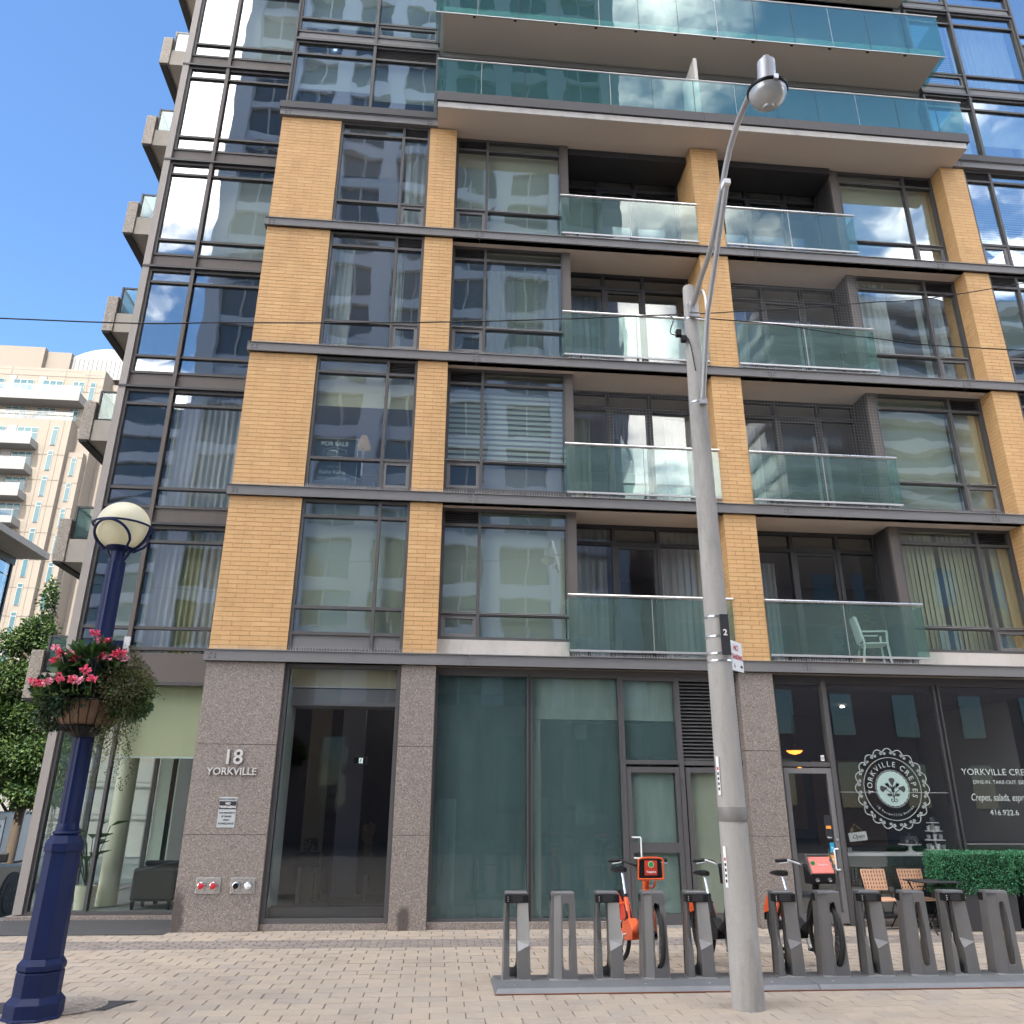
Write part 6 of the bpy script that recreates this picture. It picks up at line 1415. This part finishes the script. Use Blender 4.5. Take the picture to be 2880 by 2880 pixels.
# local +y is forward
MB().prism([(-2.75, .45), (2.55, .42), (2.72, .55), (2.74, .95), (2.6, 1.14), (1.15, 1.22), (-2.75, 1.2)], -.93, .93, 'x').build('body', 'truck_paint', tk, bev=.05)
MB().add([(-.90, -1.1, 1.2), (.90, -1.1, 1.2), (.90, 1.2, 1.2), (-.90, 1.2, 1.2), (-.72, -.9, 1.82), (.72, -.9, 1.82), (.72, .45, 1.82), (-.72, .45, 1.82)], [(4, 5, 6, 7), (0, 1, 5, 4), (1, 2, 6, 5), (2, 3, 7, 6), (3, 0, 4, 7)]).build('cab', 'truck_paint', tk, bev=.04)
MB().add([(.905, -.85, 1.25), (.905, .95, 1.25), (.76, .42, 1.74), (.76, -.8, 1.74), (.89, -.85, 1.25), (.89, .95, 1.25), (.745, .42, 1.74), (.745, -.8, 1.74)], [(0, 1, 2, 3), (7, 6, 5, 4), (0, 4, 5, 1), (1, 5, 6, 2), (2, 6, 7, 3), (3, 7, 4, 0)]).build('side_glass', 'glass_opposite', tk)
for y in (-1.75, 1.75):
    for sg in (-1, 1): wheel(tk, sg * .84, y, .41, .41, 'frame', .26, sg)
    MB().lathe([(.50, .925), (.56, .93), (.56, .955), (.50, .955)], 24, (0, y, .44), axis='x').build('wheel_arch', 'black_matt', tk)
for sg in (-1, 1): MB().box(sg * .72 - .2, sg * .72 + .2, 2.6, 2.76, .86, 1.02).build('headlight', 'chrome', tk, bev=.02)
MB().box(-.5, .5, 2.68, 2.78, .6, 1.0).build('grille', 'black', tk, bev=.01); MB().box(-.92, .92, 2.66, 2.85, .40, .58).build('bumper', 'black_matt', tk, bev=.03)
MB().box(.93, 1.16, .72, .82, 1.28, 1.5).build('wing_mirror', 'black', tk, bev=.03); MB().box(.931, .945, .0, .2, 1.08, 1.12).build('door_handle', 'chrome', tk)
MB().box(.93, .942, 2.05, 2.4, .98, 1.03).build('side_marker', 'chrome', tk)
vn = thing('delivery_van', 'white delivery van with blue lettering parked behind the pickup truck', 'van', (-11.0, 16.2, -1.15))
MB().prism([(-2.9, .35), (2.9, .35), (2.95, .9), (2.6, 1.2), (2.15, 1.9), (1.9, 2.42), (-2.85, 2.46), (-2.95, 2.2)], -1.0, 1.0, 'x').build('body', 'van_paint', vn, bev=.06)
for y in (-1.9, 1.85):
    for sg in (-1, 1): wheel(vn, sg * .9, y, .36, .36, 'alu', .24, sg)
MB().box(1.002, 1.012, -2.4, -.75, 1.25, 2.2).build('side_recess', 'sign_white', vn, bev=.004); MB().box(1.002, 1.015, -.7, -.68, .6, 2.3).build('door_seam', 'ink', vn); MB().box(1.0, 1.03, -.5, 1.2, .9, .96).build('side_moulding', 'black_matt', vn)
for i, (s_, z, sz) in enumerate((('DELIR', 1.85, .32), ('Plumb', 1.5, .26))):
    tx = text('lettering', s_, sz, (1.02, -1.75, z), 'blue_paint', vn, .002, 'LEFT', shear=.2); tx.rotation_euler = (0, 0, R(90))
em = MB()
for pts in ([(-2.25, 2.12), (-2.15, 1.98), (-2.0, 2.0), (-1.87, 1.98), (-1.78, 2.12)], [(-2.12, 1.95), (-2.12, 1.55), (-1.9, 1.55), (-1.9, 1.95)], [(-2.1, 1.55), (-2.2, 1.36), (-2.1, 1.3)], [(-1.92, 1.55), (-1.82, 1.36), (-1.92, 1.3)], [(-2.01, 1.9), (-2.01, 1.6)]):
    for p, q in zip(pts[:-1], pts[1:]): em.obox((1.018, p[0], p[1]), (1.018, q[0], q[1]), .06, .008, (1, 0, 0))
em.build('emblem', 'blue_paint', vn)
MB().box(.7, .99, -2.97, -2.94, 1.0, 1.6).build('tail_light', 'red', vn)
fn = thing('construction_hoarding', 'pale wall with scaffolding poles far behind the trees on the side street', 'wall', (-14, 34, -1.1))
MB().box(-6, 6, 0, .3, 0, 4.6).build('wall_panel', 'tower_white', fn)
for k in range(8): MB().box(-5.8 + k * 1.6, -5.72 + k * 1.6, -.25, -.17, 0, 5).build('pole', 'frame', fn)
for z in (2.0, 3.6): MB().box(-6, 6, -.26, -.2, z, z + .06).build('ledger', 'frame', fn)

# ------------------------------------------------------------------ the other side of the street, seen only in the glass
ot = thing('office_tower', 'pale blue grey tower with tall pilasters across the street, mirrored in the windows', 'building', (3.6, -30, 0))
MB().box(-15, 9.4, -14, 3.7, 6.0, 56).build('core', 'glass_opposite', ot)
MB().box(-15.05, 9.45, -14, 4.1, 0, 5.99).build('podium', 'opposite_brick', ot)
for k in range(8):
    x = -14.5 + k * 3.34; MB().box(x - .5, x + .5, 3.71, 4.3, 6.0, 56.5).build('pilaster', 'opposite_wall', ot)
for k in range(17): z = 8.6 + k * 2.75; MB().box(-15.02, 9.42, 3.705, 3.95, z, z + .7).build('spandrel_band', 'opposite_wall', ot)
for k in range(7):
    x = -12.8 + k * 3.34; MB().box(x - .05, x + .05, 3.705, 3.85, 6.0, 56).build('window_mullion', 'opposite_band', ot)
for x in (-15.25, 9.41): MB().box(x, x + .2, -14, 3.7, 6, 56.2).build('flank_wall', 'opposite_wall', ot)
for k in range(6): x = -13 + k * 4; MB().box(x - .6, x + .6, 4.11, 4.16, 1.2, 4.6).build('shop_window', 'glass_opposite', ot)
rb = thing('brick_row', 'low dark brick building across the street, mirrored in the cafe glass', 'building', (31, -27, 0))
MB().box(-16.5, 14, -12, 0, 0, 16.5).build('wall', 'opposite_brick', rb); MB().box(-16.6, 14.1, -12, .35, 16.51, 17.2).build('cornice', 'opposite_band', rb)
for r_ in range(4):
    for k in range(8): MB().box(-14.5 + k * 3.4, -13.3 + k * 3.4, .001, .06, 1.5 + r_ * 3.4, 3.6 + r_ * 3.4).build('window', 'glass_opposite', rb)
rt = thing('banded_tower', 'far tower with white balcony bands across the street, mirrored in the right hand windows', 'building', (57, -62, 0))
MB().box(-18, 18, -12, 0, 0, 58).build('core', 'opposite_brick' if False else 'glass_opposite', rt)
for k in range(19): MB().box(-18.3, 18.3, -12, 1.2, 2 + k * 3.0, 2.9 + k * 3.0).build('balcony_band', 'opposite_band', rt)
lt = thing('glass_tower', 'blue glass tower with banded floors down the street, mirrored in the corner window', 'building', (-28, -58, 0))
MB().box(-10, 9, -12, 0, 0, 38).build('core', 'glass_opposite', lt)
for k in range(13): MB().box(-10.2, 9.2, -12, .5, 1.5 + k * 2.8, 2.5 + k * 2.8).build('floor_band', 'opposite_wall', lt)
